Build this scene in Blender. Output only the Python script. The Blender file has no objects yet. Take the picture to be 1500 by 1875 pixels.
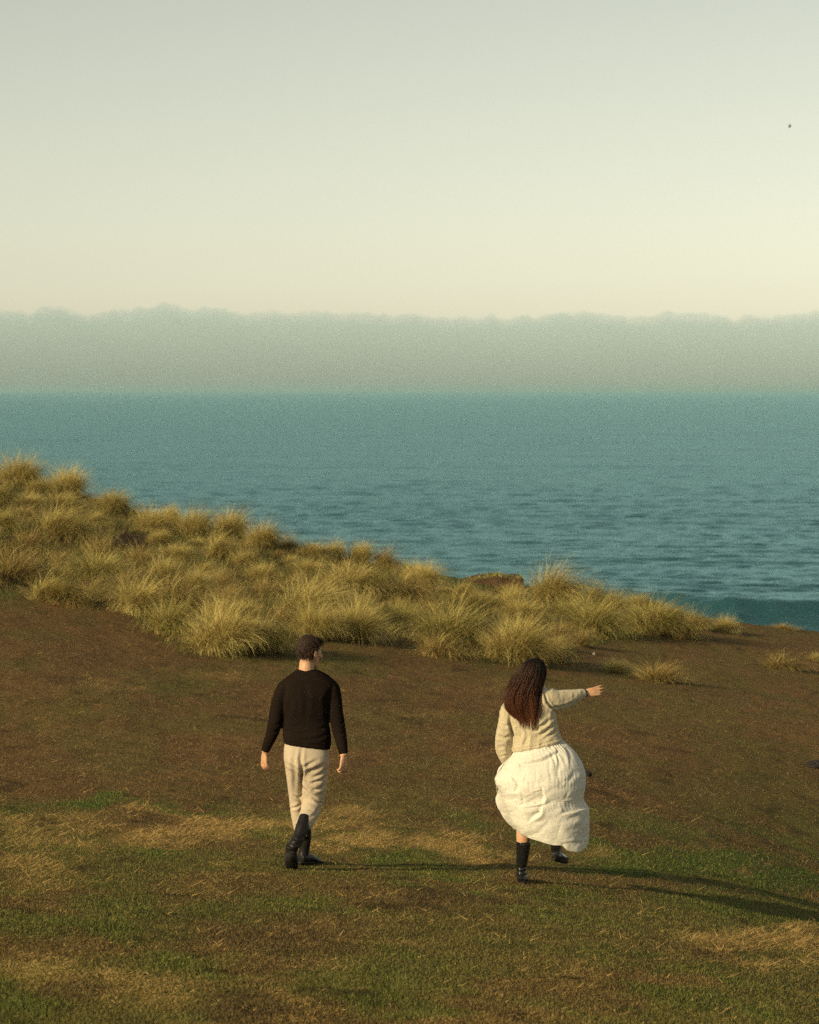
import bpy, math, random
import numpy as np
from mathutils import Vector, Matrix

rng = np.random.default_rng(7)
random.seed(7)
scene = bpy.context.scene
COL = scene.collection

# ------------------------------------------------------------------ camera
EYE = 3.7                      # eye height above the man's feet (metres)
F = 4747.0                     # focal length in photograph pixels (1500 x 1875)
PITCH = math.atan((937.5 - 715.0) / F)
CP, SP = math.cos(PITCH), math.sin(PITCH)
cam = bpy.data.cameras.new("camera")
cam.sensor_fit = 'VERTICAL'
cam.sensor_height = 24.0
cam.lens = F / 1875.0 * 24.0
cam.clip_start = 0.5
cam.clip_end = 90000.0
cam.dof.use_dof = True
cam.dof.focus_distance = 20.3
cam.dof.aperture_fstop = 3.2
cam_o = bpy.data.objects.new("camera", cam)
COL.objects.link(cam_o)
cam_o.location = (0, 0, EYE)
cam_o.rotation_euler = (math.pi / 2 - PITCH, 0, 0)
scene.camera = cam_o

# ------------------------------------------------------------------ light
SUN_EL = math.radians(20.0)
SUN_BACK = math.radians(41.0)  # how far the sun stands behind the camera's left
sun_dir = Vector((-math.cos(SUN_BACK) * math.cos(SUN_EL), -math.sin(SUN_BACK) * math.cos(SUN_EL), math.sin(SUN_EL)))
sun = bpy.data.lights.new("sun", 'SUN')
sun.energy = 4.7
sun.angle = math.radians(0.9)
sun.color = (1.0, 0.80, 0.47)
sun_o = bpy.data.objects.new("sun", sun)
COL.objects.link(sun_o)
sun_o.rotation_euler = sun_dir.to_track_quat('Z', 'Y').to_euler()

world = bpy.data.worlds.new("World")
scene.world = world
world.use_nodes = True
wn = world.node_tree.nodes
wl = world.node_tree.links
wn.clear()
wo = wn.new('ShaderNodeOutputWorld')
bg = wn.new('ShaderNodeBackground')
sky = wn.new('ShaderNodeTexSky')
sky.sky_type = 'NISHITA'
sky.sun_disc = False
sky.sun_elevation = SUN_EL
sky.sun_rotation = math.atan2(sun_dir.x, sun_dir.y)
sky.air_density = 1.0
sky.dust_density = 0.8
sky.ozone_density = 1.0
tint = wn.new('ShaderNodeMix')
tint.data_type = 'RGBA'
tint.blend_type = 'MULTIPLY'
tint.inputs[0].default_value = 1.0
tint.inputs[7].default_value = (0.93, 0.895, 0.73, 1)
grey = wn.new('ShaderNodeRGBToBW')
soft = wn.new('ShaderNodeMix')
soft.data_type = 'RGBA'
soft.inputs[0].default_value = 0.30
wl.new(sky.outputs[0], grey.inputs[0])
wl.new(grey.outputs[0], soft.inputs[6])
wl.new(sky.outputs[0], soft.inputs[7])
wl.new(soft.outputs[2], tint.inputs[6])
wl.new(tint.outputs[2], bg.inputs[0])
bg.inputs[1].default_value = 0.15
wl.new(bg.outputs[0], wo.inputs[0])

scene.view_settings.view_transform = 'Standard'
scene.view_settings.look = 'None'
scene.view_settings.exposure = 0.04
scene.view_settings.gamma = 1.0
scene.view_settings.use_curve_mapping = False
scene.render.engine = 'CYCLES'
scene.cycles.use_denoising = False
scene.cycles.use_adaptive_sampling = True
scene.cycles.adaptive_threshold = 0.025
scene.cycles.adaptive_min_samples = 16
scene.cycles.max_bounces = 6
scene.cycles.diffuse_bounces = 3
scene.cycles.transparent_max_bounces = 8
scene.cycles.volume_bounces = 2
scene.cycles.sample_clamp_indirect = 1.5
scene.cycles.sample_clamp_direct = 3.0

# ------------------------------------------------------------------ helpers
def ray(px, py, Y):
    """world point seen at photograph pixel (px, py) on the vertical plane y = Y"""
    vx = (px - 750.0) / F
    vy = -(py - 937.5) / F
    d = np.array([vx, CP + vy * SP, -SP + vy * CP])
    t = Y / d[1]
    return np.array([d[0] * t, Y, EYE + d[2] * t])

def project(p):
    p = np.asarray(p, float)
    x, y, z = p[..., 0], p[..., 1], p[..., 2] - EYE
    dep = y * CP - z * SP
    dep = np.maximum(dep, 0.5)
    up = y * SP + z * CP
    return 750.0 + F * x / dep, 937.5 - F * up / dep

def sstep(a, b, x):
    t = np.clip((np.asarray(x, float) - a) / (b - a), 0, 1)
    return t * t * (3 - 2 * t)

def _hash(ix, iy, seed):
    with np.errstate(over='ignore'):
        n = (ix.astype(np.int64) * 374761393 + iy.astype(np.int64) * 668265263 + seed * 982451653) & 0x7fffffff
        n = ((n ^ (n >> 13)) * 1274126177) & 0x7fffffff
        n = n ^ (n >> 16)
    return (n & 0xffff) / 65535.0

def vnoise(x, y, seed=0):
    x = np.asarray(x, float); y = np.asarray(y, float)
    ix = np.floor(x).astype(np.int64); iy = np.floor(y).astype(np.int64)
    fx = x - ix; fy = y - iy
    fx = fx * fx * (3 - 2 * fx); fy = fy * fy * (3 - 2 * fy)
    a = _hash(ix, iy, seed); b = _hash(ix + 1, iy, seed)
    c = _hash(ix, iy + 1, seed); d = _hash(ix + 1, iy + 1, seed)
    return (a + (b - a) * fx) * (1 - fy) + (c + (d - c) * fx) * fy

def fbm(x, y, octv=4, seed=0, gain=0.5):
    s = 0.0; a = 1.0; t = 0.0
    for o in range(octv):
        s = s + a * vnoise(x * 2 ** o + 17.3 * o, y * 2 ** o + 9.1 * o, seed + o)
        t += a; a *= gain
    return s / t

def mesh_from(name, verts, faces_arr, smooth=False):
    """verts (n,3), faces_arr list of (m,k) index arrays"""
    verts = np.asarray(verts, np.float32)
    me = bpy.data.meshes.new(name)
    me.vertices.add(len(verts))
    me.vertices.foreach_set('co', verts.ravel())
    if not isinstance(faces_arr, list):
        faces_arr = [faces_arr]
    loops = np.concatenate([np.asarray(f, np.int32).ravel() for f in faces_arr])
    sizes = np.concatenate([np.full(len(f), np.asarray(f).shape[1], np.int32) for f in faces_arr])
    starts = np.concatenate([[0], np.cumsum(sizes)[:-1]]).astype(np.int32)
    me.loops.add(len(loops))
    me.loops.foreach_set('vertex_index', loops)
    me.polygons.add(len(sizes))
    me.polygons.foreach_set('loop_start', starts)
    me.polygons.foreach_set('loop_total', sizes)
    if smooth:
        me.polygons.foreach_set('use_smooth', np.ones(len(sizes), bool))
    me.update(calc_edges=True)
    me.validate()
    return me

def set_col(me, cols, name='col'):
    a = me.attributes.new(name, 'FLOAT_COLOR', 'POINT')
    c = np.ones((len(cols), 4), np.float32)
    c[:, :3] = cols
    a.data.foreach_set('color', c.ravel())

def obj(name, me, mat=None, parent=None, label=None, cat=None, group=None, kind=None):
    o = bpy.data.objects.new(name, me)
    COL.objects.link(o)
    if mat is not None:
        me.materials.clear()
        me.materials.append(mat)
    if parent is not None:
        o.parent = parent
        o.matrix_parent_inverse = parent.matrix_basis.inverted()
    if label: o['label'] = label
    if cat: o['category'] = cat
    if group: o['group'] = group
    if kind: o['kind'] = kind
    return o

def grid_faces(nr, nc):
    i = np.arange(nr - 1)[:, None] * nc + np.arange(nc - 1)[None, :]
    i = i.ravel()
    return np.stack([i, i + 1, i + nc + 1, i + nc], 1)

# ------------------------------------------------------------------ materials
def new_mat(name):
    m = bpy.data.materials.new(name)
    m.use_nodes = True
    nt = m.node_tree
    b = nt.nodes['Principled BSDF']
    return m, nt, b

def cloth_mat(name, col, var=0.15, scale=60, bump=0.3, rough=0.9, sheen=0.2, trans=0.0, dist=0.002, wave=None):
    m, nt, b = new_mat(name)
    N, L = nt.nodes, nt.links
    tc = N.new('ShaderNodeTexCoord')
    n1 = N.new('ShaderNodeTexNoise'); n1.inputs['Scale'].default_value = scale; n1.inputs['Detail'].default_value = 4
    n2 = N.new('ShaderNodeTexNoise'); n2.inputs['Scale'].default_value = 7; n2.inputs['Detail'].default_value = 3
    L.new(tc.outputs['Object'], n1.inputs['Vector']); L.new(tc.outputs['Object'], n2.inputs['Vector'])
    ad = N.new('ShaderNodeMath'); ad.operation = 'ADD'
    L.new(n1.outputs[0], ad.inputs[0]); L.new(n2.outputs[0], ad.inputs[1])
    mr = N.new('ShaderNodeMapRange')
    mr.inputs[1].default_value = 0.6; mr.inputs[2].default_value = 1.4
    mr.inputs[3].default_value = 1 - var; mr.inputs[4].default_value = 1 + var
    L.new(ad.outputs[0], mr.inputs[0])
    mx = N.new('ShaderNodeMix'); mx.data_type = 'RGBA'; mx.blend_type = 'MULTIPLY'; mx.inputs[0].default_value = 1
    mx.inputs[6].default_value = (*col, 1)
    L.new(mr.outputs[0], mx.inputs[7])
    L.new(mx.outputs[2], b.inputs['Base Color'])
    b.inputs['Roughness'].default_value = rough
    b.inputs['Sheen Weight'].default_value = sheen
    b.inputs['Specular IOR Level'].default_value = 0.2
    bp = N.new('ShaderNodeBump'); bp.inputs['Strength'].default_value = bump; bp.inputs['Distance'].default_value = dist
    L.new(n1.outputs[0], bp.inputs['Height'])
    L.new(bp.outputs[0], b.inputs['Normal'])
    if trans > 0:
        tr = N.new('ShaderNodeBsdfTranslucent')
        L.new(mx.outputs[2], tr.inputs[0])
        ms = N.new('ShaderNodeMixShader'); ms.inputs[0].default_value = trans
        L.new(b.outputs[0], ms.inputs[1]); L.new(tr.outputs[0], ms.inputs[2])
        L.new(ms.outputs[0], N['Material Output'].inputs[0])
    return m

def attr_mat(name, rough=0.85, trans=0.25, spec=0.25, gain=1.0):
    m, nt, b = new_mat(name)
    N, L = nt.nodes, nt.links
    at = N.new('ShaderNodeAttribute'); at.attribute_name = 'col'
    b.inputs['Roughness'].default_value = rough
    b.inputs['Specular IOR Level'].default_value = spec
    L.new(at.outputs[0], b.inputs['Base Color'])
    if trans > 0:
        tr = N.new('ShaderNodeBsdfTranslucent')
        L.new(at.outputs[0], tr.inputs[0])
        ms = N.new('ShaderNodeMixShader'); ms.inputs[0].default_value = trans
        L.new(b.outputs[0], ms.inputs[1]); L.new(tr.outputs[0], ms.inputs[2])
        L.new(ms.outputs[0], N['Material Output'].inputs[0])
    return m

MAT_BLADE = attr_mat('grass_blades', 0.8, 0.16, 0.15)
MAT_HAIR = attr_mat('hair', 0.6, 0.0, 0.22)

# ------------------------------------------------------------------ terrain
SEA_Z = EYE - 15.0
def base_h(x, y):
    x = np.asarray(x, float); y = np.asarray(y, float)
    k = (24.0 - y) / 3.0
    f = 0.33 * np.logaddexp(0, k) - 0.517
    a = 0.085 + 0.075 * sstep(24, 50, y)
    z = f - a * (x + 0.8)
    xr = np.clip(x - 0.6, 0, 5.0)
    z = z - 0.040 * xr * xr * (1 - sstep(24, 40, y)) - 0.012 * xr * xr * sstep(24, 40, y) * 0
    z = z + (fbm(x / 5.0, y / 5.0, 3, 11) - 0.5) * 0.22 * sstep(22, 30, y)
    z = z + (fbm(x / 1.3, y / 1.6, 3, 23) - 0.5) * 0.07
    z = z + (fbm(x / .42, y / .5, 2, 29) - 0.5) * 0.035 * (y < 45)
    return z

SKY_PX = np.array([-900, -300, 0, 100, 200, 300, 400, 550, 650, 780, 860, 960, 1040, 1110, 1200, 1300, 1400, 1500, 1800, 2400], float)
SKY_PY = np.array([700, 800, 868, 892, 925, 955, 975, 1003, 1022, 1048, 1060, 1074, 1090, 1102, 1118, 1132, 1147, 1160, 1200, 1280], float)

def solve_depth(px, py, lo=9.0, hi=140.0):
    ys = np.linspace(lo, hi, 900)
    vx = (px - 750.0) / F; vy = -(py - 937.5) / F
    dy = CP + vy * SP; dz = -SP + vy * CP
    zr = EYE + ys * dz / dy
    g = zr - base_h(ys * vx / dy, ys)
    idx = np.where(g <= 0)[0]
    return float(ys[idx[0]]) if len(idx) else hi

EDGE_S = (SKY_PX - 750.0) / F
EDGE_Y = np.array([min(solve_depth(a, b, 30, 130), 110) for a, b in zip(SKY_PX, SKY_PY)])
for _ in range(2):
    EDGE_Y[1:-1] = 0.25 * EDGE_Y[:-2] + 0.5 * EDGE_Y[1:-1] + 0.25 * EDGE_Y[2:]

def height(x, y):
    x = np.asarray(x, float); y = np.asarray(y, float)
    z = base_h(x, y)
    e = np.interp(x / np.maximum(y, 5), EDGE_S, EDGE_Y)
    e = e + (fbm(x / 3.0, y / 9.0, 3, 5) - 0.5) * 2.0
    d = np.maximum(0, y - e)
    return np.maximum(z - 0.5 * np.minimum(d, 1.0) - 1.25 * np.maximum(d - 0.6, 0), SEA_Z - 3.5)

def ground_at(px, py):
    Y = solve_depth(px, py)
    p = ray(px, py, Y)
    return np.array([p[0], Y, float(height(p[0], Y))])

# turf colours: dry brown, olive, green and straw patches
BLOBS = [  # (px, py, rx, ry, colour index, strength)  1 olive 2 green 3 straw 4 dark
    (430, 1502, 120, 20, 3, .95), (330, 1535, 120, 24, 3, .65), (600, 1500, 90, 16, 3, .6), (655, 1530, 70, 24, 3, .75),
    (810, 1540, 100, 26, 3, .9), (880, 1572, 80, 22, 3, .8), (90, 1520, 110, 40, 3, .45), (60, 1600, 90, 35, 3, .35),
    (270, 1480, 60, 9, 3, .6), (1390, 1722, 150, 26, 3, .9), (1470, 1755, 90, 30, 3, .8), (1490, 1692, 50, 14, 3, .7),
    (200, 1795, 150, 34, 3, .7), (40, 1768, 90, 22, 3, .6), (300, 1835, 90, 24, 3, .5), (550, 1830, 70, 18, 3, .45),
    (420, 1745, 60, 10, 3, .4), (880, 1868, 200, 20, 3, .35), (1120, 1560, 60, 14, 3, .5), (1310, 1592, 60, 12, 3, .45),
    (220, 1252, 70, 10, 3, .35), (420, 1235, 70, 10, 3, .3), (760, 1310, 60, 12, 3, .25), (900, 1250, 60, 9, 3, .25),
    (190, 1469, 70, 10, 2, .9), (330, 1474, 90, 8, 2, .6), (40, 1475, 60, 10, 2, .5), (470, 1515, 40, 12, 2, .6),
    (230, 1668, 110, 40, 2, .5), (330, 1700, 120, 50, 2, .4), (60, 1690, 90, 30, 2, .5), (300, 1770, 90, 24, 2, .5),
    (650, 1795, 110, 44, 2, .5), (800, 1790, 110, 50, 2, .45), (1290, 1588, 150, 24, 2, .9), (1130, 1585, 120, 24, 2, .6),
    (1430, 1618, 130, 22, 2, .9), (1350, 1660, 190, 26, 2, .55), (1060, 1640, 110, 16, 2, .5), (690, 1573, 60, 9, 2, .7),
    (800, 1600, 120, 12, 2, .45), (1000, 1530, 60, 20, 2, .5), (870, 1505, 60, 12, 2, .4), (1420, 1755, 60, 12, 2, .4),
    (330, 1260, 120, 22, 1, .7), (560, 1225, 100, 20, 1, .6), (150, 1290, 140, 30, 1, .4), (1400, 1400, 120, 60, 1, .5),
    (1250, 1250, 200, 50, 1, .3), (650, 1320, 140, 30, 1, .45), (1200, 1690, 260, 60, 1, .6), (900, 1730, 250, 70, 1, .6),
    (500, 1720, 160, 50, 4, .4), (130, 1810, 70, 22, 4, .5), (420, 1850, 100, 30, 4, .45), (850, 1640, 90, 22, 4, .5),
    (300, 1500, 60, 8, 4, .3), (1480, 1770, 60, 14, 1, .4)]
C_BROWN = np.array([.172, .100, .042]); C_OLIVE = np.array([.138, .122, .036])
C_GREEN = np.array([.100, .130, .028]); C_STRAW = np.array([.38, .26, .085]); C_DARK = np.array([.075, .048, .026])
CSET = [C_BROWN, C_OLIVE, C_GREEN, C_STRAW, C_DARK]

def turf_colour(x, y, z):
    px, py = project(np.stack([x, y, z], -1))
    w1 = (fbm(x * 1.1, y * 0.8, 4, 31) - 0.5); w2 = (fbm(x * 1.1, y * 0.8, 4, 47) - 0.5)
    n = fbm(x * 0.9, y * 0.55, 5, 61, .6)
    fine = fbm(x * 7.0, y * 4.5, 3, 71, .65)
    near = sstep(1440, 1560, py)
    k = np.clip(.08 + sstep(.42, .64, n) * (.45 + .35 * near) + .34 * near, 0, 1)[..., None]
    c = C_BROWN * (1 - k) + C_OLIVE * k
    g = (sstep(.55, .75, fbm(x * 1.6 + 5, y * 1.0, 4, 83, .6)) * near * .62)[..., None]
    c = c * (1 - g) + C_GREEN * g
    st = (sstep(.56, .78, fbm(x * 2.1 + 9, y * 1.3, 4, 97, .6)) * (.05 + .08 * near))[..., None]
    c = c * (1 - st) + C_STRAW * st
    patchy = fbm(x * 3.2, y * 2.0, 4, 161, .65)
    for bx, by, rx, ry, ci, s in BLOBS:
        if ci == 3 and by > 1735: s = s * .6
        d = np.hypot((px + w1 * 190 - bx) / rx, (py + w2 * 55 - by) / ry) + (fine - .5) * 1.1 + (patchy - .5) * 1.5
        m = (s * (1 - sstep(.45, 1.25, d)))[..., None]
        c = c * (1 - m) + CSET[ci] * m
    bank = sstep(-12, 14, bank_mask(px, py))[..., None]
    cb = C_OLIVE * .9 + (C_GREEN * 1.1 - C_OLIVE * .9) * sstep(.4, .62, n)[..., None]
    cb = cb + (C_DARK * 1.1 - cb) * sstep(.5, .66, fine)[..., None]
    c = c * (1 - bank) + cb * bank
    hollow_shade = hollow(px, py)[..., None] * bank
    c = c * (1 - hollow_shade) + C_DARK * .8 * hollow_shade  # tussock shade in the hollows painted into the ground colour
    dent = sstep(.66, .80, fbm(x * 2.6 + 3, y * 2.0, 4, 171, .6))[..., None] * (1 - bank)
    c = c * (1 - .55 * dent) + C_DARK * .6 * .55 * dent
    return c * (0.78 + 0.44 * fine)[..., None]

SHADE_HOLLOWS = [(325, 1118, 62, 26), (105, 1085, 60, 22), (590, 1098, 52, 20), (690, 1085, 62, 26), (735, 1165, 56, 20), (700, 1180, 40, 14), (900, 1150, 60, 16), (990, 1150, 40, 14), (470, 1180, 40, 16), (240, 990, 46, 16)]  # gaps with thinned grass, ground darkened to stand in for tussock shadow
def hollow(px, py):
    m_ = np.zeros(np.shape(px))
    for a, b_, rx, ry in SHADE_HOLLOWS:
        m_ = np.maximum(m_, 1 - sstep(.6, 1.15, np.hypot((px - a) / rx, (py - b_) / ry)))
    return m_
BANK_X = np.array([-500, 0, 120, 200, 260, 330, 420, 520, 640, 760, 860, 960, 1050, 1110, 1180, 1270, 1330, 1700], float)
BANK_Y = np.array([1050, 1095, 1105, 1120, 1150, 1192, 1204, 1192, 1172, 1196, 1212, 1226, 1212, 1176, 1170, 1166, 1130, 1130], float)
def bank_mask(px, py):
    return np.interp(px, BANK_X, BANK_Y) - py + (fbm(np.asarray(px) / 42., np.asarray(py) / 24., 3, 151, .6) - .62) * 55

xs = np.unique(np.concatenate([np.linspace(-70, -9, 50), np.linspace(-9, 9, 300), np.linspace(9, 60, 45)]))
ys = np.unique(np.concatenate([np.linspace(-25, 10, 30), np.linspace(10, 30, 260), np.linspace(30, 90, 210), np.linspace(90, 150, 30)]))
X, Y = np.meshgrid(xs, ys)
Z = height(X, Y) 
ALLV = np.stack([X.ravel(), Y.ravel(), Z.ravel()], 1)
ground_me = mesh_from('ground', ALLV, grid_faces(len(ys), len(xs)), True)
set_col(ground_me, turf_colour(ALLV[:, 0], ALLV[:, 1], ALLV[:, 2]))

m, nt, b = new_mat('turf_ground')
N, L = nt.nodes, nt.links
at = N.new('ShaderNodeAttribute'); at.attribute_name = 'col'
tc = N.new('ShaderNodeTexCoord')
n1 = N.new('ShaderNodeTexNoise'); n1.inputs['Scale'].default_value = 22; n1.inputs['Detail'].default_value = 6; n1.inputs['Roughness'].default_value = .7
n2 = N.new('ShaderNodeTexNoise'); n2.inputs['Scale'].default_value = 4; n2.inputs['Detail'].default_value = 5
L.new(tc.outputs['Object'], n1.inputs[0]); L.new(tc.outputs['Object'], n2.inputs[0])
mr = N.new('ShaderNodeMapRange'); mr.inputs[1].default_value = .3; mr.inputs[2].default_value = .7; mr.inputs[3].default_value = .5; mr.inputs[4].default_value = 1.3
L.new(n1.outputs[0], mr.inputs[0])
mx = N.new('ShaderNodeMix'); mx.data_type = 'RGBA'; mx.blend_type = 'MULTIPLY'; mx.inputs[0].default_value = 1
L.new(at.outputs[0], mx.inputs[6]); L.new(mr.outputs[0], mx.inputs[7])
L.new(mx.outputs[2], b.inputs['Base Color'])
b.inputs['Roughness'].default_value = 1.0
b.inputs['Specular IOR Level'].default_value = 0.05
ad = N.new('ShaderNodeMath'); ad.operation = 'MULTIPLY_ADD'; ad.inputs[1].default_value = 3.0
L.new(n2.outputs[0], ad.inputs[0]); L.new(n1.outputs[0], ad.inputs[2])
bp = N.new('ShaderNodeBump'); bp.inputs['Strength'].default_value = .8; bp.inputs['Distance'].default_value = .02
L.new(ad.outputs[0], bp.inputs['Height']); L.new(bp.outputs[0], b.inputs['Normal'])
MAT_GROUND = m
obj('ground', ground_me, MAT_GROUND, kind='structure', label='sloping brown and green turf falling away to the right')

# ------------------------------------------------------------------ short turf blades
def blades(x, y, ln, wd, lean, col, tri=True, zoff=0.0, azim=None):
    """single-triangle blades standing on the ground"""
    n = len(x)
    z = height(x, y) - 0.004 + zoff
    az = rng.uniform(0, 2 * math.pi, n) if azim is None else azim
    fa = rng.uniform(0, math.pi, n)
    dx, dy = np.cos(az) * lean * ln, np.sin(az) * lean * ln
    up = ln * np.sqrt(np.maximum(0.03, 1 - lean ** 2))
    wx, wy = np.cos(fa) * wd / 2, np.sin(fa) * wd / 2
    v = np.empty((n, 3, 3), np.float32)
    v[:, 0] = np.stack([x - wx, y - wy, z], 1)
    v[:, 1] = np.stack([x + wx, y + wy, z], 1)
    v[:, 2] = np.stack([x + dx, y + dy, z + up], 1)
    c = np.repeat(col[:, None, :], 3, 1)
    return v.reshape(-1, 3), c.reshape(-1, 3)

def scatter_ground(n, y0, y1, half=.185, p=2.0):
    u = rng.random(n)
    yy = 1.0 / (1.0 / y0 + u * (1.0 / y1 - 1.0 / y0))      # density falling off with distance
    xx = rng.uniform(-half, half, n) * yy
    return xx, yy

VB, CB = [], []
gx, gy = scatter_ground(600000, 10.3, 62.0)
gz = height(gx, gy)
gpx, gpy = project(np.stack([gx, gy, gz], 1))
keep = bank_mask(gpx, gpy) < 12
gx, gy, gz = gx[keep], gy[keep], gz[keep]
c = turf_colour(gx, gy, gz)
n = len(gx)
c = c * rng.uniform(.7, 1.4, n)[:, None]
greenish = (c[:, 1] > c[:, 0] * .95)
ln = rng.uniform(.008, .026, n) * np.where(greenish, 1.3, 1.0)
v, cc = blades(gx, gy, ln, .0022 * gy ** .5 * rng.uniform(.7, 1.2, n), rng.uniform(.2, .95, n), c)
VB.append(v); CB.append(cc)
# lying straw in the pale patches
gx, gy = scatter_ground(240000, 10.3, 40.0)
gz = height(gx, gy)
c0 = turf_colour(gx, gy, gz)
straw = sstep(.15, .30, c0[:, 0])
gpx, gpy = project(np.stack([gx, gy, gz], 1))
keep = (rng.random(len(gx)) < straw * .8 + .018) & (bank_mask(gpx, gpy) < 8)
gx, gy, gz = gx[keep], gy[keep], gz[keep]
n = len(gx)
c = np.array([.46, .31, .115]) * rng.uniform(.45, 1.35, n)[:, None] * np.array([1, 1, 1]) * rng.uniform(.92, 1.08, (n, 3))
v, cc = blades(gx, gy, rng.uniform(.04, .13, n) * sstep(10, 19, gy) ** .8, rng.uniform(.004, .008, n), rng.uniform(.90, .99, n), c, zoff=rng.uniform(0, .03, n),
               azim=rng.normal(0.1, .8, n) + math.pi * (rng.random(n) < .4))
VB.append(v); CB.append(cc)
v = np.concatenate(VB); cc = np.concatenate(CB)
tm = mesh_from('turf_grass', v, np.arange(len(v), dtype=np.int32).reshape(-1, 3))
set_col(tm, cc)
obj('turf_grass', tm, MAT_BLADE, kind='stuff', label='short dry turf and strewn straw covering the slope', cat='grass')

# ------------------------------------------------------------------ ribbon grass (tussocks and undergrowth)
def ribbons(base, azim, ln, out, width, col0, col1, segs=4, droop=1.0, curl=0.0):
    """arching ribbon blades: base (n,3), azim (n), length, out = how far they lean out, tapering"""
    n = len(base)
    t = np.linspace(0, 1, segs + 1)[None, :, None]
    th0 = out[:, None] * .35                      # angle from vertical at the root
    th1 = out[:, None] * (1.0 + droop) + (curl if np.isscalar(curl) else curl[:, None])
    tt = np.linspace(0, 1, segs + 1)[None, :]
    th = th0 + (th1 - th0) * tt ** 1.5
    seg = ln[:, None] / segs
    tw = rng.normal(0, .85, n)[:, None] - .35 * np.sin(azim)[:, None]      # blades twist aside and are combed by the wind
    azt = azim[:, None] + tw * (tt[:, 1:] + tt[:, :-1]) / 2
    step = np.sin((th[:, 1:] + th[:, :-1]) / 2) * seg
    zero = np.zeros((n, 1))
    rx_ = np.concatenate([zero, np.cumsum(step * np.cos(azt), 1)], 1)
    ry_ = np.concatenate([zero, np.cumsum(step * np.sin(azt), 1)], 1)
    h = np.concatenate([zero, np.cumsum(np.cos((th[:, 1:] + th[:, :-1]) / 2) * seg, 1)], 1)
    ctr = np.stack([base[:, None, 0] + rx_, base[:, None, 1] + ry_, base[:, None, 2] + h], 2)
    fa = azim + math.pi / 2 + rng.uniform(-.9, .9, n)
    w = width[:, None] * (1 - tt ** 1.6) * .5
    off = np.stack([np.cos(fa)[:, None] * w, np.sin(fa)[:, None] * w, 0 * w], 2)
    Lp, Rp = ctr - off, ctr + off
    verts = np.empty((n, 2 * segs + 1, 3), np.float32)
    verts[:, 0:2 * segs:2] = Lp[:, :segs]
    verts[:, 1:2 * segs:2] = Rp[:, :segs]
    verts[:, 2 * segs] = ctr[:, segs]
    k = 2 * segs + 1
    o = (np.arange(n) * k)[:, None]
    quads = [np.concatenate([o + 2 * s, o + 2 * s + 1, o + 2 * s + 3, o + 2 * s + 2], 1) for s in range(segs - 1)]
    tris = np.concatenate([o + 2 * segs - 2, o + 2 * segs - 1, o + 2 * segs], 1)
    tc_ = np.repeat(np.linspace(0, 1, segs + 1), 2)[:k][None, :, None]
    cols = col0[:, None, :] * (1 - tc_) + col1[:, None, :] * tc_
    return verts.reshape(-1, 3), np.concatenate(quads), tris, cols.reshape(-1, 3)

STRAWY = np.array([.80, .67, .25]); GOLD = np.array([.58, .455, .135]); OLIVEG = np.array([.28, .28, .07])
DEAD = np.array([.30, .165, .065]); BASEC = np.array([.13, .08, .035]); LUSH = np.array([.22, .27, .045])

def tussock_mesh(seed, n=3400, rad=.22, hgt=.75, lean=(.25, .05), spread=.85, mix=(.45, .25, .2, .1), width=.008, curl=1.0):
    r = np.random.default_rng(seed)
    global rng
    keep_rng = rng; rng = r
    a = r.uniform(0, 2 * math.pi, n)
    q = np.sqrt(r.random(n))
    bx, by = np.cos(a) * q * rad, np.sin(a) * q * rad
    base = np.stack([bx, by, -0.05 - .06 * q], 1)
    # a few lumps that bend their own way
    lumps = r.normal(0, .5, (9, 2))
    li = (a / (2 * math.pi) * 5).astype(int) + 4 * (q > .6)
    li = np.where(r.random(n) < .2, r.integers(0, 9, n), li) % 9
    vx = np.cos(a) * q * spread + lean[0] + lumps[li, 0] * .5 + r.normal(0, .42, n)
    vy = np.sin(a) * q * spread + lean[1] + lumps[li, 1] * .5 + r.normal(0, .42, n)
    out = np.clip(np.hypot(vx, vy), .04, 1.35)
    az = np.arctan2(vy, vx)
    ln = hgt * 1.22 * r.uniform(.5, 1.15, n) * (1.06 - .18 * q) * (.8 + .4 * r.random(9)[li])
    pick = r.choice(4, n, p=mix)
    tipc = np.array([STRAWY, GOLD, OLIVEG, DEAD])[pick] * r.uniform(.6, 1.3, n)[:, None]
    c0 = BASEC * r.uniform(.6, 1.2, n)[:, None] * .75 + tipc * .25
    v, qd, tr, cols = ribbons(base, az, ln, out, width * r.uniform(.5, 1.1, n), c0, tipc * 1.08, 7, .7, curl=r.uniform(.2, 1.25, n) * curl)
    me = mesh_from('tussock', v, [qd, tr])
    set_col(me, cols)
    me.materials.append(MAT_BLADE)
    rng = keep_rng
    return me

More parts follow.
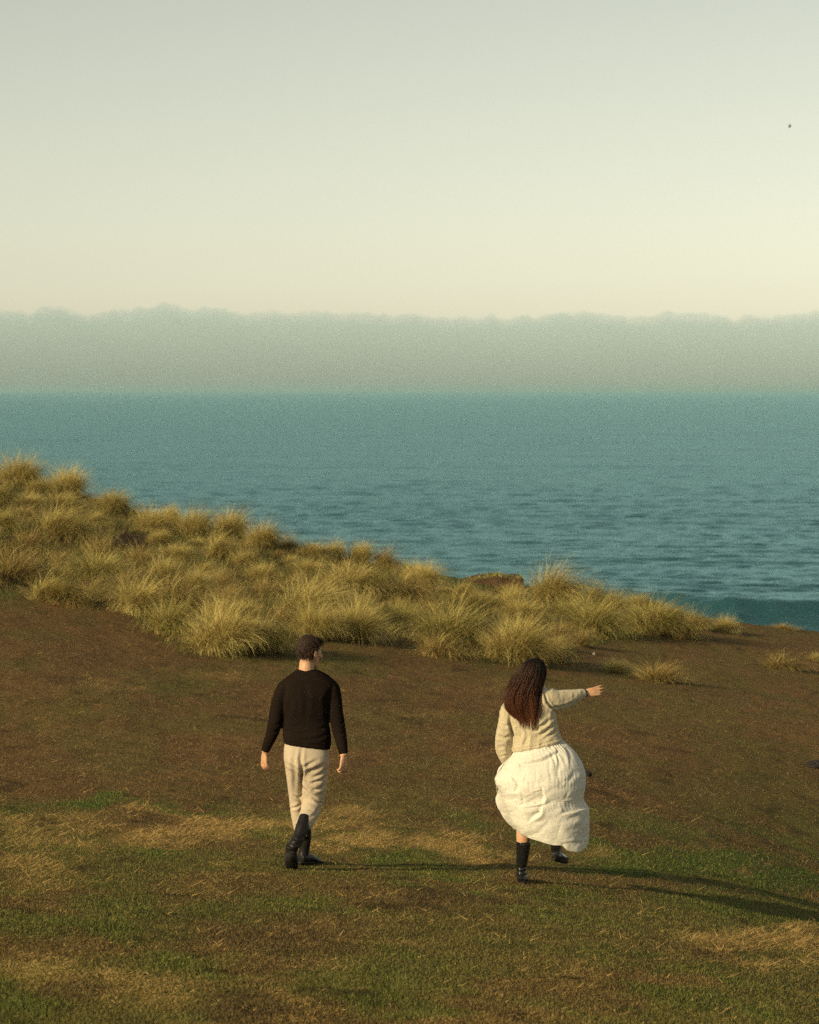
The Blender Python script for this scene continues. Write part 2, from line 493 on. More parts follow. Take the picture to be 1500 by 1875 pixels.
MIX_GOLD = (.48, .28, .14, .10); MIX_GREEN = (.28, .18, .46, .08); MIX_BROWN = (.20, .25, .12, .43)
PROTO = {
    'gold': [tussock_mesh(s, mix=MIX_GOLD, lean=(.22, .08), spread=.75 + .1 * (s % 3)) for s in (1, 2, 3)],
    'green': [tussock_mesh(s, mix=MIX_GREEN, lean=(.15, .05), spread=.7 + .1 * (s % 3)) for s in (11, 12)],
    'brown': [tussock_mesh(s, n=1300, mix=MIX_BROWN, lean=(.3, .05), spread=1.05) for s in (21, 22)],
    'swept': [tussock_mesh(s, mix=MIX_GOLD, lean=(.75, .1), spread=.6) for s in (31, 32)],
    'upright': [tussock_mesh(s, mix=MIX_GOLD, lean=(.10, .02), spread=.5, rad=.26, curl=.6) for s in (41, 42)],
}
def put_tussock(px, py, wpx, hpx, kind, label, group='grass tussocks on the bank', cat='tussock', i=0, name='grass_tussock'):
    p = ground_at(px, py)
    me = PROTO[kind][i % len(PROTO[kind])]
    ppm = F / p[1]
    o = obj(name, me, None, None, label, cat, group)
    o.location = p
    sx = wpx / ppm / 1.05
    sz = hpx / ppm / .66
    o.scale = (sx, (sx + sz) / 2, sz)
    o.rotation_euler = (rng.normal(0, .10), rng.normal(.04, .12), rng.uniform(-.7, .7))
    return o

HAND = [  # px, py of the foot, width and height in photograph pixels, kind, label
    (30, 885, 95, 60, 'gold', 'topmost grass tussock on the skyline at the left edge of the photo'),
    (118, 905, 80, 52, 'upright', 'second tussock down the skyline from the left, spiky and golden'),
    (205, 935, 70, 42, 'gold', 'small golden skyline tussock above the green hollow on the left slope'),
    (270, 968, 80, 46, 'gold', 'rounded golden tussock with a shaded foot on the left skyline'),
    (312, 958, 40, 36, 'upright', 'narrow small tussock standing against the sea on the left skyline'),
    (352, 980, 76, 52, 'upright', 'upright sheaf-like tussock on the skyline left of the tallest sheaf'),
    (418, 985, 80, 56, 'upright', 'tall golden sheaf tussock on the skyline, left of the pale yellow one'),
    (480, 1000, 80, 56, 'gold', 'pale yellow rounded tussock on the skyline beside a dark brown clump'),
    (527, 1003, 44, 32, 'brown', 'small dark brown tussock at the right end of the left skyline row'),
    (608, 1022, 44, 34, 'gold', 'small tufted tussock breaking the skyline above the man'),
    (658, 1030, 50, 36, 'upright', 'peaked skyline tussock above and right of the man'),
    (100, 985, 130, 70, 'swept', 'long swept golden tussock high on the left slope'),
    (20, 1065, 120, 80, 'brown', 'dark brown tussock at the left edge just above the bare turf'),
    (85, 1100, 120, 50, 'swept', 'low drooping tussock at the left end of the bare turf edge'),
    (180, 1060, 110, 60, 'green', 'greenish tussock in the middle of the left slope'),
    (120, 1105, 80, 44, 'brown', 'small dark hollowed tussock beside the bare turf on the left'),
    (250, 1120, 110, 74, 'gold', 'golden upright tussock left of the big dark hollow on the bank'),
    (320, 1125, 130, 84, 'brown', 'large tussock with a dark hollow under its right side, left of the man'),
    (400, 1195, 140, 88, 'gold', 'big golden tussock at the lower edge of the bank, left of the man'),
    (470, 1195, 110, 76, 'gold', 'pale golden tussock between the big lower one and the head of the man'),
    (560, 1130, 140, 84, 'swept', 'broad yellow tussock directly behind the head of the man'),
    (640, 1172, 100, 74, 'upright', 'straw tussock with drooping ends just right of the head of the man'),
    (640, 1090, 130, 70, 'gold', 'tussock above the dark hollow in the middle of the bank'),
    (735, 1100, 120, 66, 'brown', 'shaded tussock in the dark hollow right of the middle of the bank'),
    (770, 1075, 80, 46, 'gold', 'golden tussock at the right end of the crest by the bare brown edge'),
    (745, 1148, 70, 44, 'green', 'small yellow-green tussock between two dark hollows mid bank'),
    (820, 1182, 150, 88, 'green', 'large olive tussock midway between the two walkers'),
    (800, 1200, 100, 50, 'brown', 'brown tussock at the foot of the large olive one between the walkers'),
    (880, 1112, 80, 36, 'gold', 'golden tussock in front of the small flat-topped outcrop'),
    (940, 1215, 140, 88, 'gold', 'big straw tussock just behind the hair of the woman'),
    (1010, 1212, 80, 56, 'brown', 'brown tussock just above and right of the head of the woman'),
    (1010, 1110, 120, 84, 'swept', 'tall windswept tussock breaking the skyline right of the flat outcrop'),
    (955, 1134, 80, 38, 'gold', 'tussock between the flat outcrop and the tall windswept tussock'),
    (1085, 1160, 110, 76, 'green', 'upright yellow-green tussock right of the tall windswept one'),
    (1190, 1160, 130, 72, 'green', 'greenest tussock, in the row on the right above a long shadow'),
    (1250, 1170, 60, 54, 'brown', 'dark brown tussock ending the right hand row'),
    (1325, 1157, 46, 30, 'gold', 'small lone yellow tussock on the skyline at the right'),
    (1120, 1232, 66, 36, 'swept', 'low bright tussock right above the outstretched hand of the woman'),
    (1200, 1248, 110, 54, 'brown', 'lone low tussock on bare turf right of the outstretched hand'),
    (1430, 1225, 100, 48, 'brown', 'lone straw-brown tussock near the right edge of the photo'),
    (1497, 1212, 40, 26, 'gold', 'small yellow tussock cut by the right edge of the photo'),
    (1433, 1152, 50, 16, 'brown', 'flat brown tuft on the skyline near the right edge'),
]
placed = []
for i, (px, py, w, h_, k, lab) in enumerate(HAND):
    put_tussock(px, py + (4 if i < 9 else 0), w * 1.12, h_ * (.92 if i < 9 else (.66 if i > 36 else .92)), k, lab, i=i)
    placed.append((px, py - h_ * .3, max(w, 40) * .40))
# the rest of the dense cover, each named by its look and its nearest landmark
SHORT = ['topmost left skyline tussock', 'spiky golden skyline tussock', 'small skyline tussock above the green hollow', 'rounded left skyline tussock', 'narrow skyline tussock',
         'upright skyline sheaf', 'tall golden skyline sheaf', 'pale yellow skyline tussock', 'small dark skyline tussock', 'small tuft above the man', 'peaked skyline tussock', 'long swept left tussock',
         'dark tussock at the left edge', 'low drooping left tussock', 'greenish mid-slope tussock', 'small hollowed tussock', 'golden tussock by the hollow', 'tussock with the dark hollow',
         'big lower golden tussock', 'pale tussock left of the man', 'broad tussock behind the man', 'straw tussock right of the man', 'tussock above the dark hollow', 'shaded mid-bank tussock',
         'last golden crest tussock', 'small yellow-green tussock', 'large olive tussock', 'brown tussock below the olive one', 'golden tussock before the outcrop', 'straw tussock behind the woman',
         'brown tussock above the woman', 'tall windswept tussock', 'tussock beside the outcrop', 'upright yellow-green tussock', 'greenest tussock', 'dark tussock ending the row']
LOOK = {'gold': 'golden', 'green': 'greenish', 'brown': 'brownish', 'swept': 'windswept', 'upright': 'upright'}
used = set()
r2 = np.random.default_rng(99)
tries = 0
cnt = 0
while tries < 6000 and cnt < 112:
    tries += 1
    px = r2.uniform(-260, 1280)
    top = np.interp(px, SKY_PX, SKY_PY); bot = np.interp(px, BANK_X, BANK_Y)
    py = r2.uniform(top + 3, bot - 12)
    if 790 < px < 1000 and py < 1085: continue
    if 190 < px < 290 and 945 < py < 1020 and r2.random() < .85: continue
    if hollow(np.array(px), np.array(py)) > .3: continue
    sc = (py - top) / 250
    w = r2.uniform(38, 84) + 34 * sc
    if any(((px - a) / (r * .95 + w * .26)) ** 2 + ((py - 18 - b_) / (r * .45 + w * .12)) ** 2 < 1 for a, b_, r in placed): continue
    placed.append((px, py - 18, w * .5))
    k = str(r2.choice(['gold', 'green', 'brown', 'swept', 'upright'], p=[.30, .20, .24, .17, .09]))
    order = sorted(range(len(SHORT)), key=lambda j: math.hypot(HAND[j][0] - px, 1.6 * (HAND[j][1] - py)))
    for j in order:
        dx, dy = px - HAND[j][0], 1.6 * (py - HAND[j][1])
        where = ('right of' if dx > 0 else 'left of') if abs(dx) > abs(dy) else ('below' if dy > 0 else 'above')
        size = 'small' if w < 66 else ('broad' if w > 92 else 'middling')
        lab = f'{size} {LOOK[k]} tussock just {where} the {SHORT[j]}'
        if lab not in used and len(lab.split()) <= 16: break
    used.add(lab)
    put_tussock(px, py, w, w * r2.uniform(.36, .66), k, lab, i=cnt)
    cnt += 1

# undergrowth between the tussocks
gx, gy = scatter_ground(250000, 34.0, 85.0, .23)
gz = height(gx, gy)
gpx, gpy = project(np.stack([gx, gy, gz], 1))
bm = bank_mask(gpx, gpy)
edge = np.interp(gx / gy, EDGE_S, EDGE_Y)
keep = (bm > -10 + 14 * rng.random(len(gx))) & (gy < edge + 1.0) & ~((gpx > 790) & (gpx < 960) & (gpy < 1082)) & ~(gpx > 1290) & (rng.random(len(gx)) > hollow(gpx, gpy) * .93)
idx = np.where(keep)[0][:74000]
gx, gy, gz = gx[idx], gy[idx], gz[idx]
n = len(gx)
pn = fbm(gx * .9, gy * .5, 4, 131, .6)
pick = np.where(rng.random(n) < .12 + sstep(.45, .65, pn) * .5, 2, rng.choice([0, 1, 3, 4], n, p=[.30, .28, .34, .08]))
tipc = np.array([STRAWY, GOLD, OLIVEG, DEAD, LUSH])[pick] * rng.uniform(.22, .85, n)[:, None]
out = rng.uniform(.15, 1.1, n)
az = rng.normal(.1, 1.3, n)
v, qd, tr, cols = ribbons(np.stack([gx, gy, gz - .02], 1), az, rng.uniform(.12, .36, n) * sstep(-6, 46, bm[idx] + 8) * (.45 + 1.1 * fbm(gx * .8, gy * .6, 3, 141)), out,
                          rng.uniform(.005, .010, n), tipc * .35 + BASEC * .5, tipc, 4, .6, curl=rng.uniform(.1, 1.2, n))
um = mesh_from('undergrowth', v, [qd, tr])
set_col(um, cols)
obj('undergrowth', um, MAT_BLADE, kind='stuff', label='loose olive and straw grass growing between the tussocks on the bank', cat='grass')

# ------------------------------------------------------------------ outcrop, clods, pebble
def lump_mesh(name, seed, n=20, m=14, squash=(1, 1, .6), rough=.25):
    u = np.linspace(0, 2 * math.pi, n, endpoint=False); w = np.linspace(-math.pi / 2, math.pi / 2, m)
    U, W = np.meshgrid(u, w)
    r = 1 + rough * (fbm(np.cos(U) * 2 + 5 + seed, np.sin(U) * 2 + W * 1.7, 4, seed) - .5) * 2
    V = np.stack([np.cos(U) * np.cos(W) * r * squash[0], np.sin(U) * np.cos(W) * r * squash[1], np.sin(W) * r * squash[2]], 2)
    i = np.arange(m - 1)[:, None] * n + np.arange(n)[None, :]
    j = np.arange(m - 1)[:, None] * n + (np.arange(n)[None, :] + 1) % n
    return mesh_from(name, V.reshape(-1, 3), np.stack([i.ravel(), j.ravel(), j.ravel() + n, i.ravel() + n], 1), True)

earth, nt, b = new_mat('dark_earth')
N, L = nt.nodes, nt.links
n1 = N.new('ShaderNodeTexNoise'); n1.inputs['Scale'].default_value = 9; n1.inputs['Detail'].default_value = 8
cr = N.new('ShaderNodeValToRGB')
cr.color_ramp.elements[0].color = (.03, .019, .013, 1); cr.color_ramp.elements[0].position = .35
cr.color_ramp.elements[1].color = (.11, .066, .034, 1); cr.color_ramp.elements[1].position = .7
L.new(n1.outputs[0], cr.inputs[0]); L.new(cr.outputs[0], b.inputs['Base Color'])
b.inputs['Roughness'].default_value = 1; b.inputs['Specular IOR Level'].default_value = .1
bp = N.new('ShaderNodeBump'); bp.inputs['Strength'].default_value = 1; bp.inputs['Distance'].default_value = .06
L.new(n1.outputs[0], bp.inputs['Height']); L.new(bp.outputs[0], b.inputs['Normal'])
MAT_EARTH = earth

def build_outcrop():
    Yo = float(np.interp((920 - 750) / F, EDGE_S, EDGE_Y)) - .4
    ppm = F / Yo
    top = bpy.data.objects.new('earth_outcrop', None)
    COL.objects.link(top)
    c0 = ray(905, 1068, Yo)
    top.location = (c0[0], Yo, c0[2])
    top['label'] = 'flat-topped earth outcrop with an undercut dark rim at the cliff edge'
    top['category'] = 'outcrop'
    # profile in photograph pixels: flat cap, sharp drop on the right, dark undercut
    prof = np.array([(-85, -4), (-52, 6), (-30, 12), (-8, 15), (8, 17), (22, 13), (40, 13), (50, 12), (52, 2), (54, -4), (62, -10), (74, -18), (85, -34)], float) / ppm
    rows = []
    for k, (dy, s, dz) in enumerate([(-1.6, .9, -.55), (-.75, 1.0, -.40), (-.45, 1.0, -.16), (-.47, 1.02, -.14), (-.55, 1.04, -.03), (-.4, 1.03, .0), (.6, 1, .0), (1.2, .9, -.5), (1.6, .8, -1.6)]):
        xx = prof[:, 0] * s
        zz = np.maximum(prof[:, 1], -.2) * (1 if k > 3 else .75) + dz
        zz = zz + (fbm(xx * 3 + k, xx * 0 + k * 2.3, 3, 3) - .5) * .08
        rows.append(np.stack([xx, np.full_like(xx, dy) + (fbm(xx * 2.5, xx * 0 + k, 3, 9) - .5) * .22, zz], 1))
    V = np.concatenate(rows)
    me = mesh_from('earth_outcrop', V, grid_faces(len(rows), len(prof))[:, ::-1], False)
    o = obj('rim', me, MAT_EARTH, None)
    o.parent = top
    # grass on the cap
    n = 1100
    bx = rng.uniform(prof[1, 0], prof[7, 0], n); by = rng.uniform(-.5, .7, n)
    bz = np.interp(bx, prof[:, 0], prof[:, 1]) - .03
    tipc = np.array([STRAWY, GOLD, OLIVEG, LUSH])[rng.choice(4, n, p=[.2, .3, .3, .2])] * rng.uniform(.6, 1.1, n)[:, None]
    v, qd, tr, cols = ribbons(np.stack([bx, by, bz], 1), rng.uniform(0, 6.28, n), rng.uniform(.03, .09, n), rng.uniform(.2, 1, n), np.full(n, .012), tipc * .7, tipc, 3, .6)
    gm = mesh_from('cap_grass', v, [qd, tr]); set_col(gm, cols)
    o = obj('cap_grass', gm, MAT_BLADE); o.parent = top
    o['kind'] = 'stuff'
build_outcrop()

def clod(px, py, wpx, hpx, label, seed, name='dark_clod', mat=None, cat='clod', group=None):
    p = ground_at(px, py); ppm = F / p[1]
    me = lump_mesh(name, seed, rough=.45)
    o = obj(name, me, mat or MAT_EARTH, None, label, cat, group)
    s = wpx / ppm / 2
    o.scale = (s, s * .9, hpx / ppm / 1.1)
    o.location = (p[0], p[1], p[2] + hpx / ppm * .22)
    return o
dung, nt, b = new_mat('dark_clod')
b.inputs['Base Color'].default_value = (.018, .014, .014, 1); b.inputs['Roughness'].default_value = .9
n1 = nt.nodes.new('ShaderNodeTexNoise'); n1.inputs['Scale'].default_value = 6
bp = nt.nodes.new('ShaderNodeBump'); bp.inputs['Distance'].default_value = .05
nt.links.new(n1.outputs[0], bp.inputs['Height']); nt.links.new(bp.outputs[0], b.inputs['Normal'])
clod(1497, 1408, 40, 17, 'dark clod of earth on the turf cut by the right edge of the photo', 3, mat=dung)
clod(1076, 1424, 14, 13, 'small dark clod on the turf just right of the white skirt', 4, mat=dung)
peb, nt, b = new_mat('pale_stone'); b.inputs['Base Color'].default_value = (.45, .42, .36, 1); b.inputs['Roughness'].default_value = .8
n1 = nt.nodes.new('ShaderNodeTexNoise'); n1.inputs['Scale'].default_value = 3
bp = nt.nodes.new('ShaderNodeBump'); bp.inputs['Distance'].default_value = .02
nt.links.new(n1.outputs[0], bp.inputs['Height']); nt.links.new(bp.outputs[0], b.inputs['Normal'])
clod(1088, 1199, 5, 5, 'tiny white pebble on the turf above the outstretched hand', 5, name='pebble', mat=peb, cat='pebble')

# ------------------------------------------------------------------ sea
def wave_h(x, y, res):
    r = np.random.default_rng(5)
    z = np.zeros_like(x)
    for k in range(46):
        lam = 1.0 * (6.5 / 1.0) ** r.random() if k < 38 else r.uniform(14, 30)
        ang = r.normal(math.radians(8), .55 if k < 38 else .15)
        kx, ky = math.sin(ang), math.cos(ang)
        amp = (.0052 if k < 38 else .0022) * lam ** .9
        fade = 1 - sstep(.22, .5, res / lam)
        ph = (x * kx + y * ky) * 2 * math.pi / lam + r.uniform(0, 6.28)
        s = np.sin(ph)
        z = z + amp * fade * (s + .28 * np.cos(2 * ph))
    z = z * (.55 + .9 * fbm(x / 60, y / 45, 3, 301))
    # the swell standing up before the shore
    yc = np.interp(x, [0, 11, 13.8, 17.5, 20.6, 26, 40], [176, 174, 172, 167, 164, 164.5, 168]) + 1.2 * (fbm(x / 3.0, x * 0, 3, 79) - .5)
    d = y - yc
    crest = 2.1 * (1 - .22 * fbm(x / 4, x * 0, 3, 77)) * np.exp(-np.abs(np.where(d > 0, d / 11.0, d / 3.2)) ** 1.7)
    z = z * (1 - .5 * np.exp(-(d / 9) ** 2)) + crest * sstep(6, 13, x)
    return z
ang = np.concatenate([np.linspace(15 / 60., .095, 60)[:-1], np.linspace(.095, .074, 240)[:-1], np.linspace(.074, .004, 430)[:-1], np.geomspace(.004, 15 / 27000., 60)])
dist = 15.0 / ang
sx_ = np.concatenate([np.linspace(-1.2, -.2, 24)[:-1], np.linspace(-.2, .2, 380), np.linspace(.2, 1.2, 24)[1:]])
S, D = np.meshgrid(sx_, dist)
XS, YS = S * D, D
res = np.maximum(np.gradient(dist)[:, None] * np.ones_like(S), .4 / 380 * D * .6)
Zs = SEA_Z + wave_h(XS, YS, np.maximum(np.abs(res) * .55, .4 / 380 * D))
sea_me = mesh_from('sea', np.stack([XS.ravel(), YS.ravel(), Zs.ravel()], 1), grid_faces(len(dist), len(sx_)), True)
m, nt, b = new_mat('sea_water')
N, L = nt.nodes, nt.links
tc = N.new('ShaderNodeTexCoord')
def sea_noise(scale, sxy, detail):
    mp = N.new('ShaderNodeMapping'); mp.inputs['Scale'].default_value = (sxy[0], sxy[1], 1)
    mp.inputs['Rotation'].default_value = (0, 0, math.radians(-6))
    nz = N.new('ShaderNodeTexNoise'); nz.inputs['Scale'].default_value = scale; nz.inputs['Detail'].default_value = detail; nz.inputs['Roughness'].default_value = .6
    L.new(tc.outputs['Object'], mp.inputs[0]); L.new(mp.outputs[0], nz.inputs[0])
    return nz
nA = sea_noise(.16, (.6, 1.0), 6)
nB = sea_noise(1.6, (.6, 1.0), 4)
nC = sea_noise(.012, (.35, 1.0), 4)
cr = N.new('ShaderNodeValToRGB')
cr.color_ramp.elements[0].position = .3; cr.color_ramp.elements[0].color = (.013, .052, .062, 1)
cr.color_ramp.elements[1].position = .7; cr.color_ramp.elements[1].color = (.020, .070, .080, 1)
L.new(nC.outputs[0], cr.inputs[0]); L.new(cr.outputs[0], b.inputs['Base Color'])
b.inputs['Roughness'].default_value = .22
b.inputs['Specular Tint'].default_value = (.42, .98, 1.0, 1)
b.inputs['IOR'].default_value = 1.33
b.inputs['Specular IOR Level'].default_value = .9
nD = sea_noise(.022, (.28, 1.0), 5)
md = N.new('ShaderNodeMath'); md.operation = 'MULTIPLY_ADD'; md.inputs[1].default_value = 5.0
L.new(nD.outputs[0], md.inputs[0]); L.new(nA.outputs[0], md.inputs[2])
ma = N.new('ShaderNodeMath'); ma.operation = 'MULTIPLY_ADD'; ma.inputs[1].default_value = .22
L.new(nB.outputs[0], ma.inputs[0]); L.new(md.outputs[0], ma.inputs[2])
bp = N.new('ShaderNodeBump'); bp.inputs['Strength'].default_value = 1.0; bp.inputs['Distance'].default_value = 1.05
L.new(ma.outputs[0], bp.inputs['Height'])
b.inputs['Specular IOR Level'].default_value = 0.0
L.new(bp.outputs[0], b.inputs['Normal'])
gl = N.new('ShaderNodeBsdfGlossy'); gl.inputs['Color'].default_value = (.60, .95, .97, 1); gl.inputs['Roughness'].default_value = .25
fr = N.new('ShaderNodeFresnel'); fr.inputs['IOR'].default_value = 1.75
L.new(bp.outputs[0], gl.inputs['Normal']); L.new(bp.outputs[0], fr.inputs['Normal'])
mxs = N.new('ShaderNodeMixShader')
L.new(fr.outputs[0], mxs.inputs[0]); L.new(b.outputs[0], mxs.inputs[1]); L.new(gl.outputs[0], mxs.inputs[2])
L.new(mxs.outputs[0], N['Material Output'].inputs[0])
obj('sea', sea_me, m, kind='structure', label='teal sea with small waves reaching to the horizon')

# ------------------------------------------------------------------ cloud bank far out and haze over the water
def cloud_bank():
    D0, D1 = 29500.0, 32500.0
    s = np.linspace(-.9, .9, 2400)
    rows = 11
    V = []
    dd = np.linspace(D0, D1, rows)
    lump = fbm(s * 30, s * 0 + 1.3, 2, 201) * .3 + (1 - np.abs(2 * fbm(s * 110, s * 0 + 4.4, 2, 211, .6) - 1)) * .45 + (1 - np.abs(2 * fbm(s * 260, s * 0 + 7.4, 3, 221, .6) - 1)) * .25
    prof = np.interp(s, (np.array([-3000, 0, 120, 160, 300, 420, 600, 800, 960, 1040, 1130, 1240, 1400, 1500, 4500]) - 750) / F,
                     np.array([574, 576, 571, 580, 565, 578, 583, 582, 586, 575, 584, 578, 586, 575, 576]))
    elev = (715 - prof) / F + (lump - .6) * .0058
    for k, d in enumerate(dd):
        kk = 1 - ((k - 5) / 6.0) ** 2 * .22
        lk = (1 - np.abs(2 * fbm(s * 95 + k * 3.7, s * 0 + k * 1.9, 3, 231 + k, .6) - 1)) - .6
        V.append(np.stack([s * d, np.full_like(s, d), EYE + (elev + lk * .0036) * d * kk], 1))
    nb = len(s)
    top = np.concatenate(V)
    bot = top.copy(); bot[:, 2] = SEA_Z - 30
    VV = np.concatenate([top, bot])
    g = grid_faces(rows, nb); off = rows * nb
    faces = [g, g[:, ::-1] + off]
    i = np.arange(nb - 1)
    faces.append(np.stack([i + off, i + 1 + off, i + 1, i], 1))
    j = i + (rows - 1) * nb
    faces.append(np.stack([j, j + 1, j + 1 + off, j + off], 1))
    r = np.arange(rows - 1) * nb
    faces.append(np.stack([r, r + nb, r + nb + off, r + off], 1))
    e = r + nb - 1
    faces.append(np.stack([e + off, e + nb + off, e + nb, e], 1))
    me = mesh_from('cloud_bank', VV, faces)
    m = bpy.data.materials.new('cloud'); m.use_nodes = True
    nt = m.node_tree; nt.nodes.clear()
    out = nt.nodes.new('ShaderNodeOutputMaterial')
    pv = nt.nodes.new('ShaderNodeVolumePrincipled')
    pv.inputs['Color'].default_value = (.46, .67, .73, 1)
    pv.inputs['Density'].default_value = .00034
    pv.inputs['Anisotropy'].default_value = -0.15
    nt.links.new(pv.outputs[0], out.inputs['Volume'])
    obj('cloud_bank', me, m, kind='structure', label='long low grey cloud bank lying on the horizon', cat='cloud')
cloud_bank()

def box_mesh(name, lo, hi):
    x0, y0, z0 = lo; x1, y1, z1 = hi
    v = [(x0, y0, z0), (x1, y0, z0), (x1, y1, z0), (x0, y1, z0), (x0, y0, z1), (x1, y0, z1), (x1, y1, z1), (x0, y1, z1)]
    f = [(0, 3, 2, 1), (4, 5, 6, 7), (0, 1, 5, 4), (1, 2, 6, 5), (2, 3, 7, 6), (3, 0, 4, 7)]
    return mesh_from(name, v, np.array(f))
hz = bpy.data.materials.new('haze'); hz.use_nodes = True
nt = hz.node_tree; nt.nodes.clear()
out = nt.nodes.new('ShaderNodeOutputMaterial'); pv = nt.nodes.new('ShaderNodeVolumePrincipled')
pv.inputs['Color'].default_value = (.40, .60, .62, 1)
pv.inputs['Density'].default_value = .00006
nt.links.new(pv.outputs[0], out.inputs['Volume'])
obj('haze', box_mesh('haze', (-34000, -400, SEA_Z - 6), (34000, 28500, 24.5)), hz, kind='stuff', label='thin sea haze lying over the water', cat='haze')

# ------------------------------------------------------------------ lofts and bodies
def catmull(P, n):
    P = np.asarray(P, float)
    m = len(P)
    d = np.r_[0, np.cumsum(np.maximum(1e-6, np.linalg.norm(np.diff(P[:, :3], axis=0), axis=1)))]
    t = np.linspace(0, d[-1], n)
    out = np.zeros((n, P.shape[1]))
    tang = np.zeros_like(P)
    for k in range(m):
        a, b_ = max(0, k - 1), min(m - 1, k + 1)
        tang[k] = (P[b_] - P[a]) / (d[b_] - d[a])
    for i, ti in enumerate(t):
        k = min(m - 2, max(0, np.searchsorted(d, ti, 'right') - 1))
        h = d[k + 1] - d[k]; u = (ti - d[k]) / h
        out[i] = (2 * u**3 - 3 * u**2 + 1) * P[k] + (u**3 - 2 * u**2 + u) * h * tang[k] + (-2 * u**3 + 3 * u**2) * P[k + 1] + (u**3 - u**2) * h * tang[k + 1]
    return out

def skin_rings(rings):
    """closed skin over a list of (n,3) rings"""
    n = len(rings[0]); m = len(rings)
    V = np.concatenate(rings + [rings[0].mean(0)[None], rings[-1].mean(0)[None]])
    i = np.arange(m - 1)[:, None] * n + np.arange(n)[None, :]
    j = np.arange(m - 1)[:, None] * n + (np.arange(n)[None, :] + 1) % n
    quads = np.stack([i.ravel(), j.ravel(), j.ravel() + n, i.ravel() + n], 1)
    a = np.arange(n); b_ = (a + 1) % n
    c0, c1 = m * n, m * n + 1
    t0 = np.stack([b_, a, np.full(n, c0)], 1); t1 = np.stack([a + (m - 1) * n, b_ + (m - 1) * n, np.full(n, c1)], 1)
    return V, quads, np.concatenate([t0, t1])

def limb(pts, ref=(0, 1, 0), n=18, res=None):
    """pts: rows of (x,y,z,r_side,r_ref); rings perpendicular to the path"""
    P = np.asarray(pts, float)
    if P.shape[1] == 4:
        P = np.concatenate([P, P[:, 3:4]], 1)
    P = catmull(P, res or max(8, len(P) * 4))
    ref = np.asarray(ref, float)
    th = np.linspace(0, 2 * math.pi, n, endpoint=False)
    rings = []
    for k in range(len(P)):
        t = P[min(k + 1, len(P) - 1), :3] - P[max(k - 1, 0), :3]
        t = t / (np.linalg.norm(t) + 1e-9)
        s = np.cross(t, ref); s /= (np.linalg.norm(s) + 1e-9)
        v = np.cross(s, t)
        rings.append(P[k, :3] + np.cos(th)[:, None] * s * max(P[k, 3], 1e-4) + np.sin(th)[:, None] * v * max(P[k, 4], 1e-4))
    return skin_rings(rings)

def lr_loft(rows, pfun, n=40, res=None, expo=2.0):
    """rows: (Lx,Ly,Rx,Ry, depth_back, depth_front, dy) in figure pixels / metres"""
    R = np.asarray(rows, float)
    q = catmull(np.concatenate([(R[:, 0:1] + R[:, 2:3]) / 2, (R[:, 1:2] + R[:, 3:4]) / 2, R[:, 6:7] * 0, R], 1), res or len(R) * 5)[:, 3:]
    th = np.linspace(0, 2 * math.pi, n, endpoint=False)
    rings = []
    for lx, ly, rx, ry, db, df, dy in q:
        Lp, Rp = pfun(lx, ly, dy), pfun(rx, ry, dy)
        c_, s_ = np.cos(th), np.sin(th)
        ce = np.sign(c_) * np.abs(c_) ** (2 / expo); se = np.sign(s_) * np.abs(s_) ** (2 / expo)
        ring = (Lp + Rp) / 2 + ce[:, None] * (Rp - Lp) / 2
        ring[:, 1] += np.where(se < 0, se * db, se * df)
        rings.append(ring)
    return skin_rings(rings)

def ellipsoid(c, r, R=None, n=16, m=12):
    u = np.linspace(0, 2 * math.pi, n, endpoint=False); w = np.linspace(-math.pi / 2 + .15, math.pi / 2 - .15, m)
    rings = []
    for ww in w:
        p = np.stack([np.cos(u) * math.cos(ww) * r[0], np.sin(u) * math.cos(ww) * r[1], np.full(n, math.sin(ww) * r[2])], 1)
        rings.append(p)
    V, q, t = skin_rings(rings)
    if R is not None: V = V @ np.asarray(R).T
    return V + np.asarray(c), q, t

def merge(parts):
    V, Q, T, o = [], [], [], 0
    for v, q, t in parts:
        V.append(v); Q.append(q + o); T.append(t + o); o += len(v)
    return np.concatenate(V), np.concatenate(Q), np.concatenate(T)

def remesh(parts, voxel, smooth=2, name='part'):
    V, Q, T = merge(parts)
    me = mesh_from(name, V, [Q, T])
    o = bpy.data.objects.new('tmp', me); COL.objects.link(o)
    md = o.modifiers.new('r', 'REMESH'); md.mode = 'VOXEL'; md.voxel_size = voxel; md.use_smooth_shade = True
    if smooth:
        sm = o.modifiers.new('s', 'SMOOTH'); sm.iterations = smooth; sm.factor = .5
    dg = bpy.context.evaluated_depsgraph_get()
    out = bpy.data.meshes.new_from_object(o.evaluated_get(dg))
    out.name = name
    bpy.data.objects.remove(o); bpy.data.meshes.remove(me)
    out.polygons.foreach_set('use_smooth', np.ones(len(out.polygons), bool))
    return out

def get_v(me):
    a = np.empty(len(me.vertices) * 3, np.float32); me.vertices.foreach_get('co', a); return a.reshape(-1, 3).astype(float)
def get_n(me):
    a = np.empty(len(me.vertices) * 3, np.float32); me.vertex_normals.foreach_get('vector', a) if hasattr(me, 'vertex_normals') else me.vertices.foreach_get('normal', a)
    return a.reshape(-1, 3).astype(float)
def put_v(me, V):
    me.vertices.foreach_set('co', V.astype(np.float32).ravel()); me.update()

